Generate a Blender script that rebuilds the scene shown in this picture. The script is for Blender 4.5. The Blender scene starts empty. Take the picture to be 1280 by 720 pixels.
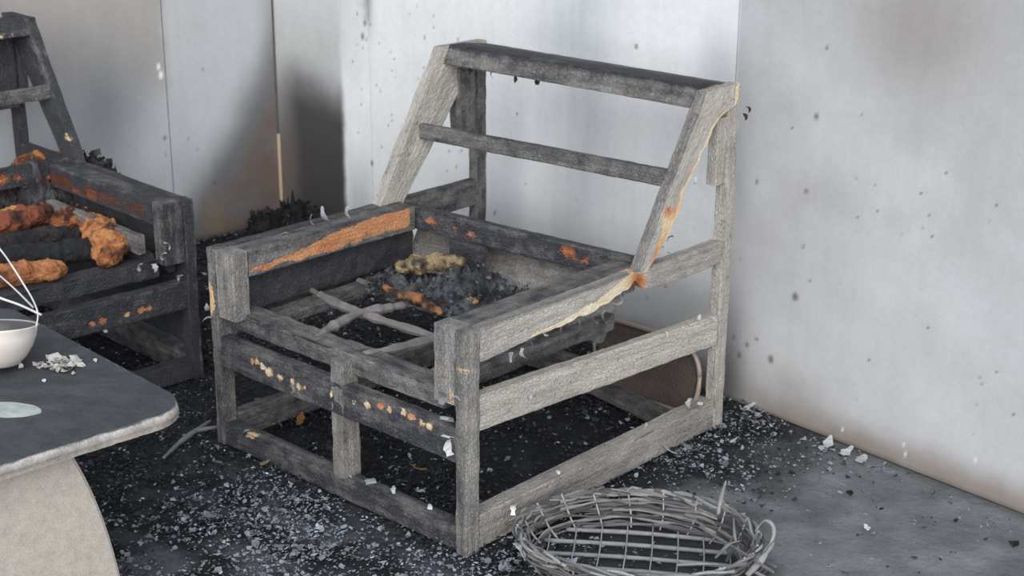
import bpy, bmesh, math, random
import numpy as np
from mathutils import Vector, Matrix

rng = np.random.default_rng(7)
random.seed(7)
SC = bpy.context.scene
COL = SC.collection
PI = math.pi

# ---------------------------------------------------------------- camera
cam_data = bpy.data.cameras.new('camera')
cam_data.sensor_width = 36.0
cam_data.lens = 1880.25 / 1280 * 36.0
cam_data.clip_start = 0.05
cam = bpy.data.objects.new('camera', cam_data)
COL.objects.link(cam)
_yaw, _pitch, _roll = 2.308, -0.328, 0.006
_f = Vector((math.cos(_yaw) * math.cos(_pitch), math.sin(_yaw) * math.cos(_pitch), math.sin(_pitch)))
_r = Vector((math.sin(_yaw), -math.cos(_yaw), 0))
_u = _r.cross(_f)
_r2 = math.cos(_roll) * _r + math.sin(_roll) * _u
_u2 = -math.sin(_roll) * _r + math.cos(_roll) * _u
_m = Matrix((_r2, _u2, -_f)).transposed().to_4x4()
_m.translation = Vector((1.950, -2.012, 1.551))
cam.matrix_world = _m
SC.camera = cam
cam_data.dof.use_dof = True
cam_data.dof.focus_distance = 3.0
cam_data.dof.aperture_fstop = 7.0

# ---------------------------------------------------------------- world, lights, exposure
world = bpy.data.worlds.new('overcast_sky')
SC.world = world
world.use_nodes = True
wb = world.node_tree.nodes['Background']
wb.inputs[0].default_value = (0.80, 0.89, 1.0, 1)
wb.inputs[1].default_value = 1.0
sun_data = bpy.data.lights.new('hazy_sun', 'SUN')
sun_data.energy = 2.5
sun_data.angle = math.radians(55)
sun_data.color = (1.0, 0.96, 0.90)
sun = bpy.data.objects.new('hazy_sun', sun_data)
COL.objects.link(sun)
sun.rotation_euler = Vector((-0.75, 0.85, -0.48)).to_track_quat('-Z', 'Y').to_euler()
SC.view_settings.view_transform = 'Standard'
SC.view_settings.look = 'None'
SC.view_settings.gamma = 1.0
SC.view_settings.use_curve_mapping = False
SC.view_settings.exposure = 0.35


# ---------------------------------------------------------------- numpy noise
def _hash(ix, iy, iz, seed):
    h = (ix * 374761393 + iy * 668265263 + iz * 2147483647 + seed * 1274126177) & 0xFFFFFFFF
    h = ((h ^ (h >> 13)) * 1274126177) & 0xFFFFFFFF
    h = ((h ^ (h >> 16)) * 2246822519) & 0xFFFFFFFF
    return ((h ^ (h >> 15)) & 0xFFFFFF) / float(0xFFFFFF)


def vnoise(P, freq=1.0, seed=0):
    """value noise in -1..1"""
    Q = np.asarray(P, float) * freq + 1000.0
    I = np.floor(Q).astype(np.int64)
    F = Q - I
    F = F * F * (3 - 2 * F)
    out = 0
    for dx in (0, 1):
        for dy in (0, 1):
            for dz in (0, 1):
                w = (F[:, 0] if dx else 1 - F[:, 0]) * (F[:, 1] if dy else 1 - F[:, 1]) * (F[:, 2] if dz else 1 - F[:, 2])
                out = out + w * _hash(I[:, 0] + dx, I[:, 1] + dy, I[:, 2] + dz, seed)
    return out * 2 - 1


def fbm(P, freq=1.0, seed=0, octv=3):
    s = 0
    a = 1.0
    t = 0
    for k in range(octv):
        s = s + a * vnoise(P, freq * 2 ** k, seed + k)
        t += a
        a *= 0.55
    return s / t


def sst(x, a, b):
    t = np.clip((x - a) / (b - a), 0, 1)
    return t * t * (3 - 2 * t)


# ---------------------------------------------------------------- materials
def new_mat(name):
    m = bpy.data.materials.new(name)
    m.use_nodes = True
    nt = m.node_tree
    return m, nt, nt.nodes['Principled BSDF']


def N(nt, kind, **kw):
    n = nt.nodes.new(kind)
    for k, v in kw.items():
        setattr(n, k, v)
    return n


def L(nt, a, b):
    nt.links.new(a, b)


def ramp(nt, fac, stops):
    r = N(nt, 'ShaderNodeValToRGB')
    els = r.color_ramp.elements
    while len(els) < len(stops):
        els.new(0.5)
    for e, (p, c) in zip(els, stops):
        e.position = p
        e.color = (*c, 1)
    L(nt, fac, r.inputs[0])
    return r.outputs[0]


def mix(nt, fac, a, b, mode='MIX'):
    n = N(nt, 'ShaderNodeMix', data_type='RGBA', blend_type=mode)
    for sock, v in ((n.inputs[0], fac), (n.inputs[6], a), (n.inputs[7], b)):
        if hasattr(v, 'default_value'):
            L(nt, v, sock)
        elif isinstance(v, tuple):
            sock.default_value = (*v, 1)
        else:
            sock.default_value = v
    return n.outputs[2]


def math_node(nt, op, a, b=0.0, clamp=False):
    n = N(nt, 'ShaderNodeMath', operation=op, use_clamp=clamp)
    for s, v in ((n.inputs[0], a), (n.inputs[1], b)):
        if hasattr(v, 'default_value'):
            L(nt, v, s)
        else:
            s.default_value = v
    return n.outputs[0]


def noise_tex(nt, vec, scale, detail=4, rough=0.6):
    n = N(nt, 'ShaderNodeTexNoise')
    n.inputs['Scale'].default_value = scale
    n.inputs['Detail'].default_value = detail
    n.inputs['Roughness'].default_value = rough
    L(nt, vec, n.inputs['Vector'])
    return n.outputs['Fac']


def attr(nt, name):
    return N(nt, 'ShaderNodeAttribute', attribute_name=name)


def wood_material():
    """charred timber: 'pale' attribute = mix from the dark to the grey tone, 'raw' = bared orange / cream wood"""
    m, nt, b = new_mat('charred_timber')
    g = attr(nt, 'grain').outputs['Vector']
    mp = N(nt, 'ShaderNodeMapping')
    mp.inputs['Scale'].default_value = (5, 90, 90)
    L(nt, g, mp.inputs['Vector'])
    grain = noise_tex(nt, mp.outputs[0], 1.0, 5, 0.65)
    blot = noise_tex(nt, g, 22, 5, 0.7)
    fine = noise_tex(nt, g, 160, 3, 0.6)
    pale = attr(nt, 'pale').outputs['Fac']
    mp3 = N(nt, 'ShaderNodeMapping')
    mp3.inputs['Scale'].default_value = (4, 34, 34)
    L(nt, g, mp3.inputs['Vector'])
    streak = noise_tex(nt, mp3.outputs[0], 1.0, 4, 0.6)
    dark = mix(nt, blot, (0.011, 0.012, 0.016), (0.070, 0.071, 0.080))
    grey = mix(nt, grain, (0.17, 0.155, 0.142), (0.80, 0.755, 0.69))
    grey = mix(nt, math_node(nt, 'MULTIPLY', fine, 0.35), grey, (0.20, 0.18, 0.165))
    f = math_node(nt, 'ADD', pale, math_node(nt, 'MULTIPLY', math_node(nt, 'SUBTRACT', blot, 0.5), 0.75))
    f = math_node(nt, 'ADD', f, math_node(nt, 'MULTIPLY', math_node(nt, 'SUBTRACT', streak, 0.5), 0.85), True)
    sp = N(nt, 'ShaderNodeMapRange')
    sp.inputs[1].default_value = 0.58
    sp.inputs[2].default_value = 0.70
    L(nt, noise_tex(nt, g, 210, 3, 0.55), sp.inputs[0])
    dark = mix(nt, math_node(nt, 'MULTIPLY', sp.outputs[0], math_node(nt, 'MULTIPLY', math_node(nt, 'ADD', pale, 0.18, True), 1.3, True)), dark, (0.26, 0.265, 0.28))
    pit = N(nt, 'ShaderNodeMapRange')
    pit.inputs[1].default_value = 0.56
    pit.inputs[2].default_value = 0.72
    L(nt, noise_tex(nt, g, 75, 5, 0.7), pit.inputs[0])
    grey = mix(nt, math_node(nt, 'MULTIPLY', pit.outputs[0], 0.7), grey, (0.10, 0.09, 0.085))
    base = mix(nt, f, dark, grey)
    raw = attr(nt, 'raw').outputs['Fac']
    rr = math_node(nt, 'ADD', raw, math_node(nt, 'MULTIPLY', math_node(nt, 'SUBTRACT', blot, 0.5), 0.8))
    rr = math_node(nt, 'ADD', rr, math_node(nt, 'MULTIPLY', math_node(nt, 'SUBTRACT', fine, 0.5), 0.9))
    tint = attr(nt, 'tint').outputs['Fac']
    tt = math_node(nt, 'ADD', tint, math_node(nt, 'MULTIPLY', math_node(nt, 'SUBTRACT', grain, 0.5), 0.35))
    tt = math_node(nt, 'ADD', tt, math_node(nt, 'MULTIPLY', math_node(nt, 'SUBTRACT', fine, 0.5), 0.5))
    rawcol = ramp(nt, tt, [(0.0, (0.74, 0.65, 0.49)), (0.28, (0.66, 0.50, 0.31)), (0.46, (0.56, 0.30, 0.15)), (0.66, (0.48, 0.19, 0.085)),
                           (0.82, (0.24, 0.075, 0.035)), (1.0, (0.09, 0.028, 0.018))])
    rf = N(nt, 'ShaderNodeMapRange')
    rf.inputs[1].default_value = 0.38
    rf.inputs[2].default_value = 0.50
    L(nt, rr, rf.inputs[0])
    gate = N(nt, 'ShaderNodeMapRange')
    gate.inputs[1].default_value = 0.02
    gate.inputs[2].default_value = 0.15
    L(nt, raw, gate.inputs[0])
    base = mix(nt, math_node(nt, 'MULTIPLY', rf.outputs[0], gate.outputs[0]), base, rawcol)
    L(nt, base, b.inputs['Base Color'])
    b.inputs['Roughness'].default_value = 0.72
    b.inputs['Specular IOR Level'].default_value = 0.35
    vo = N(nt, 'ShaderNodeTexVoronoi', feature='DISTANCE_TO_EDGE')
    mp2 = N(nt, 'ShaderNodeMapping')
    mp2.inputs['Scale'].default_value = (70, 110, 110)
    L(nt, g, mp2.inputs['Vector'])
    L(nt, mp2.outputs[0], vo.inputs['Vector'])
    vo.inputs['Scale'].default_value = 1.0
    crack = math_node(nt, 'MINIMUM', vo.outputs['Distance'], 0.12)
    hgt = math_node(nt, 'ADD', math_node(nt, 'MULTIPLY', grain, 1.0), math_node(nt, 'MULTIPLY', crack, 3.0))
    hgt = math_node(nt, 'ADD', hgt, math_node(nt, 'MULTIPLY', fine, 0.5))
    bp = N(nt, 'ShaderNodeBump')
    bp.inputs['Strength'].default_value = 0.8
    bp.inputs['Distance'].default_value = 0.005
    L(nt, hgt, bp.inputs['Height'])
    L(nt, bp.outputs[0], b.inputs['Normal'])
    return m


def col_material(name, rough=0.85, speck=0.25, scale=120, bump=0.3, dist=0.003, streak=0.0, spec=0.3, fine=0.0):
    """colour from the mesh's 'Col' attribute, broken up by procedural noise"""
    m, nt, b = new_mat(name)
    c = attr(nt, 'Col').outputs['Color']
    tc = N(nt, 'ShaderNodeTexCoord').outputs['Object']
    n1 = noise_tex(nt, tc, scale, 5, 0.7)
    n2 = noise_tex(nt, tc, scale * 0.16, 4, 0.6)
    k = math_node(nt, 'ADD', math_node(nt, 'MULTIPLY', n1, speck), 1 - speck * 0.5)
    k = math_node(nt, 'ADD', k, math_node(nt, 'MULTIPLY', math_node(nt, 'SUBTRACT', n2, 0.5), speck))
    if streak:
        mp = N(nt, 'ShaderNodeMapping')
        mp.inputs['Scale'].default_value = (26, 26, 1.3)
        L(nt, tc, mp.inputs['Vector'])
        n3 = noise_tex(nt, mp.outputs[0], 1.0, 4, 0.6)
        k = math_node(nt, 'ADD', k, math_node(nt, 'MULTIPLY', math_node(nt, 'SUBTRACT', n3, 0.5), streak))
    if fine:
        n4 = noise_tex(nt, tc, 420, 2, 0.5)
        k = math_node(nt, 'ADD', k, math_node(nt, 'MULTIPLY', math_node(nt, 'SUBTRACT', n4, 0.5), fine))
    kc = N(nt, 'ShaderNodeCombineColor')
    for i in range(3):
        L(nt, k, kc.inputs[i])
    out = mix(nt, 1.0, c, kc.outputs[0], 'MULTIPLY')
    L(nt, out, b.inputs['Base Color'])
    b.inputs['Roughness'].default_value = rough
    b.inputs['Specular IOR Level'].default_value = spec
    bp = N(nt, 'ShaderNodeBump')
    bp.inputs['Strength'].default_value = bump
    bp.inputs['Distance'].default_value = dist
    L(nt, n1, bp.inputs['Height'])
    L(nt, bp.outputs[0], b.inputs['Normal'])
    return m


WOOD = wood_material()
WALLM = col_material('sooty_painted_panel', 0.55, 0.20, 55, 0.08, 0.002, streak=0.12, spec=0.35, fine=0.30)
FLOORM = col_material('sooty_concrete', 0.9, 0.55, 60, 0.8, 0.008, fine=0.6)
ASHM = col_material('ash_flake', 0.85, 0.4, 220, 0.4, 0.002)
FOAMM = col_material('scorched_foam', 0.9, 0.8, 110, 1.0, 0.008)
STONEM = col_material('speckled_cement', 0.9, 0.55, 260, 0.35, 0.003, fine=0.7)
TOPM = col_material('sooty_table_surface', 0.8, 0.9, 130, 0.6, 0.003, fine=0.9)
PLASM = col_material('smoke_stained_plastic', 0.4, 0.12, 60, 0.05, 0.001, spec=0.5)
WICKM = col_material('burnt_wicker', 0.85, 0.5, 160, 0.5, 0.002)


# ---------------------------------------------------------------- object helpers
def link(name, mesh, mat=None, parent=None):
    o = bpy.data.objects.new(name, mesh)
    COL.objects.link(o)
    if mat:
        mesh.materials.append(mat)
    if parent is not None:
        o.parent = parent
    return o


def thing(name, label, cat, loc=(0, 0, 0), rotz=0.0, group=None):
    o = bpy.data.objects.new(name, None)
    o.empty_display_size = 0.05
    COL.objects.link(o)
    o.location = loc
    o.rotation_euler = (0, 0, rotz)
    o['label'] = label
    o['category'] = cat
    if group:
        o['group'] = group
    return o


def tag(o, label=None, cat=None, group=None, kind=None):
    for k, v in (('label', label), ('category', cat), ('group', group), ('kind', kind)):
        if v:
            o[k] = v
    return o


def make_mesh(name, V, F, smooth=False, floats=None, cols=None, vecs=None):
    me = bpy.data.meshes.new(name)
    me.from_pydata(np.asarray(V, float).tolist(), [], F if isinstance(F, list) else np.asarray(F).tolist())
    if floats:
        for k, a in floats.items():
            at = me.attributes.new(k, 'FLOAT', 'POINT')
            at.data.foreach_set('value', np.asarray(a, np.float32))
    if vecs:
        for k, a in vecs.items():
            at = me.attributes.new(k, 'FLOAT_VECTOR', 'POINT')
            at.data.foreach_set('vector', np.asarray(a, np.float32).ravel())
    if cols is not None:
        c = np.ones((len(V), 4), np.float32)
        c[:, :3] = np.clip(np.asarray(cols), 0, 1)
        at = me.color_attributes.new('Col', 'FLOAT_COLOR', 'POINT')
        at.data.foreach_set('color', c.ravel())
    if smooth:
        me.polygons.foreach_set('use_smooth', np.ones(len(me.polygons), bool))
    me.update()
    return me


def box_lattice(nu, nv, nw):
    idx = -np.ones((nu + 1, nv + 1, nw + 1), int)
    g = np.stack(np.meshgrid(np.arange(nu + 1), np.arange(nv + 1), np.arange(nw + 1), indexing='ij'), -1)
    surf = ((g[..., 0] == 0) | (g[..., 0] == nu) | (g[..., 1] == 0) | (g[..., 1] == nv) | (g[..., 2] == 0) | (g[..., 2] == nw))
    idx[surf] = np.arange(surf.sum())
    abc = g[surf] / np.array([nu, nv, nw], float)
    F = []

    def q(a, flip):
        A, B, C, D = a[:-1, :-1], a[1:, :-1], a[1:, 1:], a[:-1, 1:]
        s = np.stack([A, B, C, D], -1).reshape(-1, 4)
        return s[:, ::-1] if flip else s
    F += [q(idx[:, :, 0], True), q(idx[:, :, -1], False), q(idx[:, 0, :], False), q(idx[:, -1, :], True),
          q(idx[0], True), q(idx[-1], False)]
    return abc, np.concatenate(F)


_bs = [0]


def arris_rows(t, n, l):
    k = np.rint(t * n).astype(int)
    e = min(0.0035 / l, 0.5 / n)
    pos = np.r_[0.0, np.linspace(e, 1 - e, n - 1), 1.0] if n > 2 else np.array([0.0, 0.5, 1.0])
    return pos[k]



def board(name, parent, O, U, V, W, pale=0.5, raw=None, warp=None, step=0.013, chew=0.005, rough=0.0009,
          mat=None, label=None, tint=0.3):
    """a timber: corner O, edges U (length), V, W; (U,V,W) right-handed. Edges eaten away by the fire."""
    _bs[0] += 1
    sd = _bs[0] * 17
    O, U, V, W = (np.array(t, float) for t in (O, U, V, W))
    lu, lv, lw = (np.linalg.norm(t) for t in (U, V, W))
    if np.dot(np.cross(U, V), W) < 0:
        V, W, lv, lw = W, V, lw, lv
        swap = True
    else:
        swap = False
    nu = max(2, int(lu / step))
    nv = max(4, int(round(lv / step)) + 2)
    nw = max(4, int(round(lw / step)) + 2)
    abc, F = box_lattice(nu, nv, nw)
    a, b, c = abc.T
    # rows next to the arris sit close to it so the edge stays readable
    b = arris_rows(b, nv, lv)
    c = arris_rows(c, nw, lw)
    loc = np.stack([a * lu, b * lv, c * lw], -1)
    P = O + a[:, None] * U + b[:, None] * V + c[:, None] * W
    if warp is not None:
        P = warp(P, a, c if swap else b, b if swap else c)
    # chewed arrises
    on_b = (b == 0) | (b == 1)
    on_c = (c == 0) | (c == 1)
    on_a = (a == 0) | (a == 1)
    edge = on_b & on_c
    amt = chew * (0.25 + 0.75 * np.clip(fbm(P, 26, sd, 3) * 1.6 + 0.35, 0, 1.3)) * edge
    dirv = ((0.5 - b)[:, None] * V / lv + (0.5 - c)[:, None] * W / lw) * 2
    P = P + dirv * (amt * 0.55)[:, None]
    P = P + np.stack([vnoise(P, 45, sd + 3), vnoise(P, 45, sd + 4), vnoise(P, 45, sd + 5)], -1) * rough
    P = P + np.stack([vnoise(P, 5, sd + 6), vnoise(P, 5, sd + 7), vnoise(P, 5, sd + 8)], -1) * 0.0014
    pv = pale(P, a, b, c) if callable(pale) else np.full(len(P), float(pale))
    rv = raw(P) if raw is not None else np.zeros(len(P))
    me = make_mesh(name, P, F, floats={'pale': pv, 'raw': np.clip(rv, 0, 1), 'tint': tint(P) if callable(tint) else np.full(len(P), float(tint))}, vecs={'grain': loc + rng.uniform(0, 40, 3)})
    o = link(name, me, mat or WOOD, parent)
    if label:
        o['label'] = label
    return o


def bx(name, parent, x0, x1, y0, y1, z0, z1, axis='x', **kw):
    """axis-aligned timber in the parent's frame, grain along axis"""
    X, Y, Z = (x1 - x0, 0, 0), (0, y1 - y0, 0), (0, 0, z1 - z0)
    U, V, W = {'x': (X, Y, Z), 'y': (Y, Z, X), 'z': (Z, X, Y)}[axis]
    return board(name, parent, (x0, y0, z0), U, V, W, **kw)


def tube_arrays(pts, rad, seg=6, jag=0.0, sd=0):
    pts = np.asarray(pts, float)
    n = len(pts)
    T = np.gradient(pts, axis=0)
    T /= np.linalg.norm(T, axis=1)[:, None] + 1e-9
    ref = np.array([0, 0, 1.0]) if abs(T[:, 2]).mean() < 0.8 else np.array([1.0, 0, 0])
    A = np.cross(T, ref)
    A /= np.linalg.norm(A, axis=1)[:, None] + 1e-9
    B = np.cross(T, A)
    r = np.broadcast_to(np.asarray(rad, float), (n,)).copy()
    if jag:
        r = r * (1 + jag * vnoise(pts, 60, sd))
    th = np.arange(seg) * 2 * PI / seg
    V = pts[:, None, :] + r[:, None, None] * (np.cos(th)[None, :, None] * A[:, None, :] + np.sin(th)[None, :, None] * B[:, None, :])
    V = V.reshape(-1, 3)
    F = []
    for i in range(n - 1):
        for j in range(seg):
            k = (j + 1) % seg
            F.append([i * seg + j, i * seg + k, (i + 1) * seg + k, (i + 1) * seg + j])
    F.append(list(range(seg))[::-1])
    F.append([(n - 1) * seg + j for j in range(seg)])
    return V, F


def smooth_path(pts, n):
    """Catmull-Rom through pts"""
    pts = np.asarray(pts, float)
    P = np.vstack([2 * pts[0] - pts[1], pts, 2 * pts[-1] - pts[-2]])
    out = []
    m = len(pts) - 1
    for t in np.linspace(0, m - 1e-6, n):
        i = int(t)
        u = t - i
        p0, p1, p2, p3 = P[i:i + 4]
        out.append(0.5 * (2 * p1 + (p2 - p0) * u + (2 * p0 - 5 * p1 + 4 * p2 - p3) * u * u + (3 * p1 - p0 - 3 * p2 + p3) * u ** 3))
    return np.array(out)


def tube(name, parent, pts, rad, mat, col, n=24, seg=6, jag=0.0, smooth=True):
    P = smooth_path(pts, n)
    if np.ndim(rad):
        rad = np.interp(np.linspace(0, 1, n), np.linspace(0, 1, len(rad)), rad)
    _bs[0] += 1
    V, F = tube_arrays(P, rad, seg, jag, _bs[0])
    cc = np.array(col)[None, :] * (1 + 0.35 * fbm(V, 40, _bs[0], 2))[:, None]
    return link(name, make_mesh(name, V, F, smooth, cols=cc), mat, parent)


def lump(name, parent, pts, rad, mat, colfn, n=56, seg=30, amp=0.35, freq=28, squash=0.8, floor_z=None):
    """rounded, fibrous chunk along a path"""
    _bs[0] += 1
    sd = _bs[0] * 13
    P = smooth_path(pts, n)
    t = np.linspace(0, 1, n)
    r = np.interp(t, np.linspace(0, 1, len(rad)), rad)
    cap = np.sqrt(np.clip(1 - np.clip((0.12 - t) / 0.12, 0, 1) ** 2, 0, 1)) * np.sqrt(np.clip(1 - np.clip((t - 0.88) / 0.12, 0, 1) ** 2, 0, 1))
    V, F = tube_arrays(P, np.maximum(r * cap, 0.0008), seg)
    ax = np.repeat(P, seg, axis=0)
    d = V - ax
    d[:, 2] *= squash
    d *= (1 + amp * fbm(V, freq, sd, 4))[:, None]
    V = ax + d
    V += np.stack([vnoise(V, freq * 3, sd + 1), vnoise(V, freq * 3, sd + 2), vnoise(V, freq * 3, sd + 3)], -1) * (0.16 * np.mean(r))
    V += np.stack([vnoise(V, freq * 8, sd + 4), vnoise(V, freq * 8, sd + 5), vnoise(V, freq * 8, sd + 6)], -1) * (0.09 * np.mean(r))
    if floor_z is not None:
        V[:, 2] = np.maximum(V[:, 2], floor_z + 0.0008)
    me = make_mesh(name, V, F, False, cols=colfn(V, sd))
    return link(name, me, mat, parent)


def two_tone(c1, c2, freq=30, bias=0.0, c3=None, soft=0.25):
    c1, c2 = np.array(c1), np.array(c2)

    def f(V, sd):
        t = sst(fbm(V, freq, sd + 50, 4) + bias, -soft, soft)[:, None]
        c = c1 * (1 - t) + c2 * t
        if c3 is not None:
            u = sst(fbm(V, freq * 0.7, sd + 90, 3), 0.15, 0.4)[:, None]
            c = c * (1 - u) + np.array(c3) * u
        return c
    return f


def flakes_arrays(C, size, tilt, lift, cols, elong=(0.5, 1.6)):
    """many small bent five-sided chips, one array"""
    n = len(C)
    ang = rng.uniform(0, 2 * PI, n)
    el = rng.uniform(*elong, n)
    base = np.linspace(0, 2 * PI, 6)[:5]
    V = np.zeros((n, 6, 3))
    rr = rng.uniform(0.55, 1.15, (n, 5)) * size[:, None] * 0.5
    lx = rr * np.cos(base) * el[:, None]
    ly = rr * np.sin(base)
    lz = rng.uniform(-0.18, 0.35, (n, 5)) * size[:, None]
    tl = rng.uniform(-1, 1, n) * tilt
    ct, st = np.cos(tl)[:, None], np.sin(tl)[:, None]
    ly, lz = ly * ct - lz * st, ly * st + lz * ct
    ca, sa = np.cos(ang)[:, None], np.sin(ang)[:, None]
    V[:, :5, 0] = lx * ca - ly * sa
    V[:, :5, 1] = lx * sa + ly * ca
    V[:, :5, 2] = lz
    V[:, 5, 2] = lz.mean(1) + rng.uniform(-0.1, 0.25, n) * size
    V += C[:, None, :]
    mn = V[:, :, 2].min(1)
    V[:, :, 2] += (np.maximum(0, lift - (mn - 0)) if np.ndim(lift) == 0 else np.maximum(0, lift - mn))[:, None]
    k = np.arange(n)[:, None, None] * 6
    F = (np.array([[0, 1, 5], [1, 2, 5], [2, 3, 5], [3, 4, 5], [4, 0, 5]])[None] + k).reshape(-1, 3)
    cc = np.repeat(cols[:, None, :], 6, 1).reshape(-1, 3)
    return V.reshape(-1, 3), F, cc


def heap(name, parent, cx, cy, rx, ry, h, z0, colfn, nsh, shard, shcol, rot=0.0, label=None, cat=None, group=None, amp=0.5, freq=30):
    """a mound of charred crumbs: displaced dome with shards standing out of it"""
    _bs[0] += 1
    sd = _bs[0] * 29
    n = 72
    u = np.linspace(-1, 1, n)
    X, Y = np.meshgrid(u, u, indexing='ij')
    # square grid mapped to a disc
    X2 = X * np.sqrt(1 - Y * Y / 2)
    Y2 = Y * np.sqrt(1 - X * X / 2)
    R = np.sqrt(X2 ** 2 + Y2 ** 2)
    c, s = math.cos(rot), math.sin(rot)
    px = cx + c * X2 * rx - s * Y2 * ry
    py = cy + s * X2 * rx + c * Y2 * ry
    V = np.stack([px.ravel(), py.ravel(), np.zeros(n * n)], -1)
    prof = np.clip(1 - R.ravel() ** 2, 0, 1) ** 1.1
    hz = h * prof * (0.75 + amp * fbm(V, freq * 0.4, sd, 4)) + h * 0.35 * prof ** 0.3 * (fbm(V, freq * 1.6, sd + 7, 4) + 0.5 * vnoise(V, freq * 4, sd + 9))
    V[:, 2] = z0 + np.maximum(0.0, hz) * (R.ravel() < 0.999)
    V[:, :2] += np.stack([vnoise(V, freq, sd + 1), vnoise(V, freq, sd + 2)], -1) * 0.012
    idx = np.arange(n * n).reshape(n, n)
    F = np.stack([idx[:-1, :-1], idx[1:, :-1], idx[1:, 1:], idx[:-1, 1:]], -1).reshape(-1, 4).tolist()
    cols = colfn(V, sd)
    if nsh:
        pick = rng.integers(0, n * n, nsh)
        C = V[pick] + rng.normal(0, 0.004, (nsh, 3)) + np.array([0, 0, shard * 0.15])
        k = rng.uniform(0, 1, nsh)[:, None]
        sc = np.array(shcol[0]) * (1 - k) + np.array(shcol[1]) * k
        FV, FF, FC = flakes_arrays(C, rng.uniform(0.4, 1.5, nsh) * shard, 1.3, z0 + 0.001, sc)
        F = F + (FF + len(V)).tolist()
        V = np.vstack([V, FV])
        cols = np.vstack([cols, FC])
    o = link(name, make_mesh(name, V, F, False, cols=cols), FOAMM, parent)
    if label:
        tag(o, label, cat, group)
    return o


def curl(name, parent, P, size, width, col, seed, up=0.3, mat=None, thick=0.0009, bendk=1.0):
    """a curled strip peeled off by heat, with thickness"""
    r_ = np.random.default_rng(seed)
    n = 8
    a0 = r_.uniform(0, 2 * PI)
    bend = r_.uniform(1.2, 3.4) * r_.choice([-1, 1])
    if bendk < 1:
        bend = abs(bend) * 0.35
    d = np.array([math.cos(a0), math.sin(a0), up])
    d /= np.linalg.norm(d)
    side = np.cross(d, [0, 0, 1.0])
    side /= np.linalg.norm(side) + 1e-9
    nrm = np.cross(side, d)
    pts = [np.array(P, float)]
    ang = 0.0
    for i in range(n - 1):
        ang += bend / n
        pts.append(pts[-1] + (math.cos(ang) * d + math.sin(ang) * nrm) * size / n)
    pts = np.array(pts)
    w = width * np.interp(np.linspace(0, 1, n), [0, 0.5, 1], [0.7, 1, 0.3]) * (1 + 0.4 * r_.uniform(-1, 1, n))
    V, F = [], []
    for s in (0, 1):
        for i in range(n):
            o_ = nrm * thick * (1 if s else -1)
            V += [pts[i] - side * w[i] / 2 + o_, pts[i] + side * w[i] / 2 + o_]
    for i in range(n - 1):
        a = 2 * i
        F.append([a, a + 2, a + 3, a + 1])
        bq = 2 * n + a
        F.append([bq, bq + 1, bq + 3, bq + 2])
        F.append([a, bq, bq + 2, a + 2])
        F.append([a + 1, a + 3, bq + 3, bq + 1])
    F += [[0, 1, 2 * n + 1, 2 * n], [2 * n - 2, 4 * n - 2, 4 * n - 1, 2 * n - 1]]
    cc = np.array(col)[None, :] * (1 + 0.25 * r_.uniform(-1, 1, (len(V), 1)))
    return link(name, make_mesh(name, V, F, False, cols=cc), mat or ASHM, parent)


# ================================================================ STRUCTURE
CORNER = np.array([-2.215, 1.327, 0.0])
DB = np.array([0.994, -0.112, 0.0])        # along the back wall, to the right
DL = np.array([-0.112, -0.994, 0.0])       # along the left wall, towards the viewer
DB /= np.linalg.norm(DB)
DL /= np.linalg.norm(DL)
NB = np.array([-0.112, -0.994, 0.0])       # back wall's face
NB /= np.linalg.norm(NB)
NL = np.array([0.994, -0.112, 0.0])
NL /= np.linalg.norm(NL)

# small scorch marks on the panels: (distance along wall, height, radius)
BACK_SPOTS = []
LEFT_SPOTS = []


def wallpt(s, z):
    return CORNER + DB * s + np.array([0, 0, z])


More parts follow.
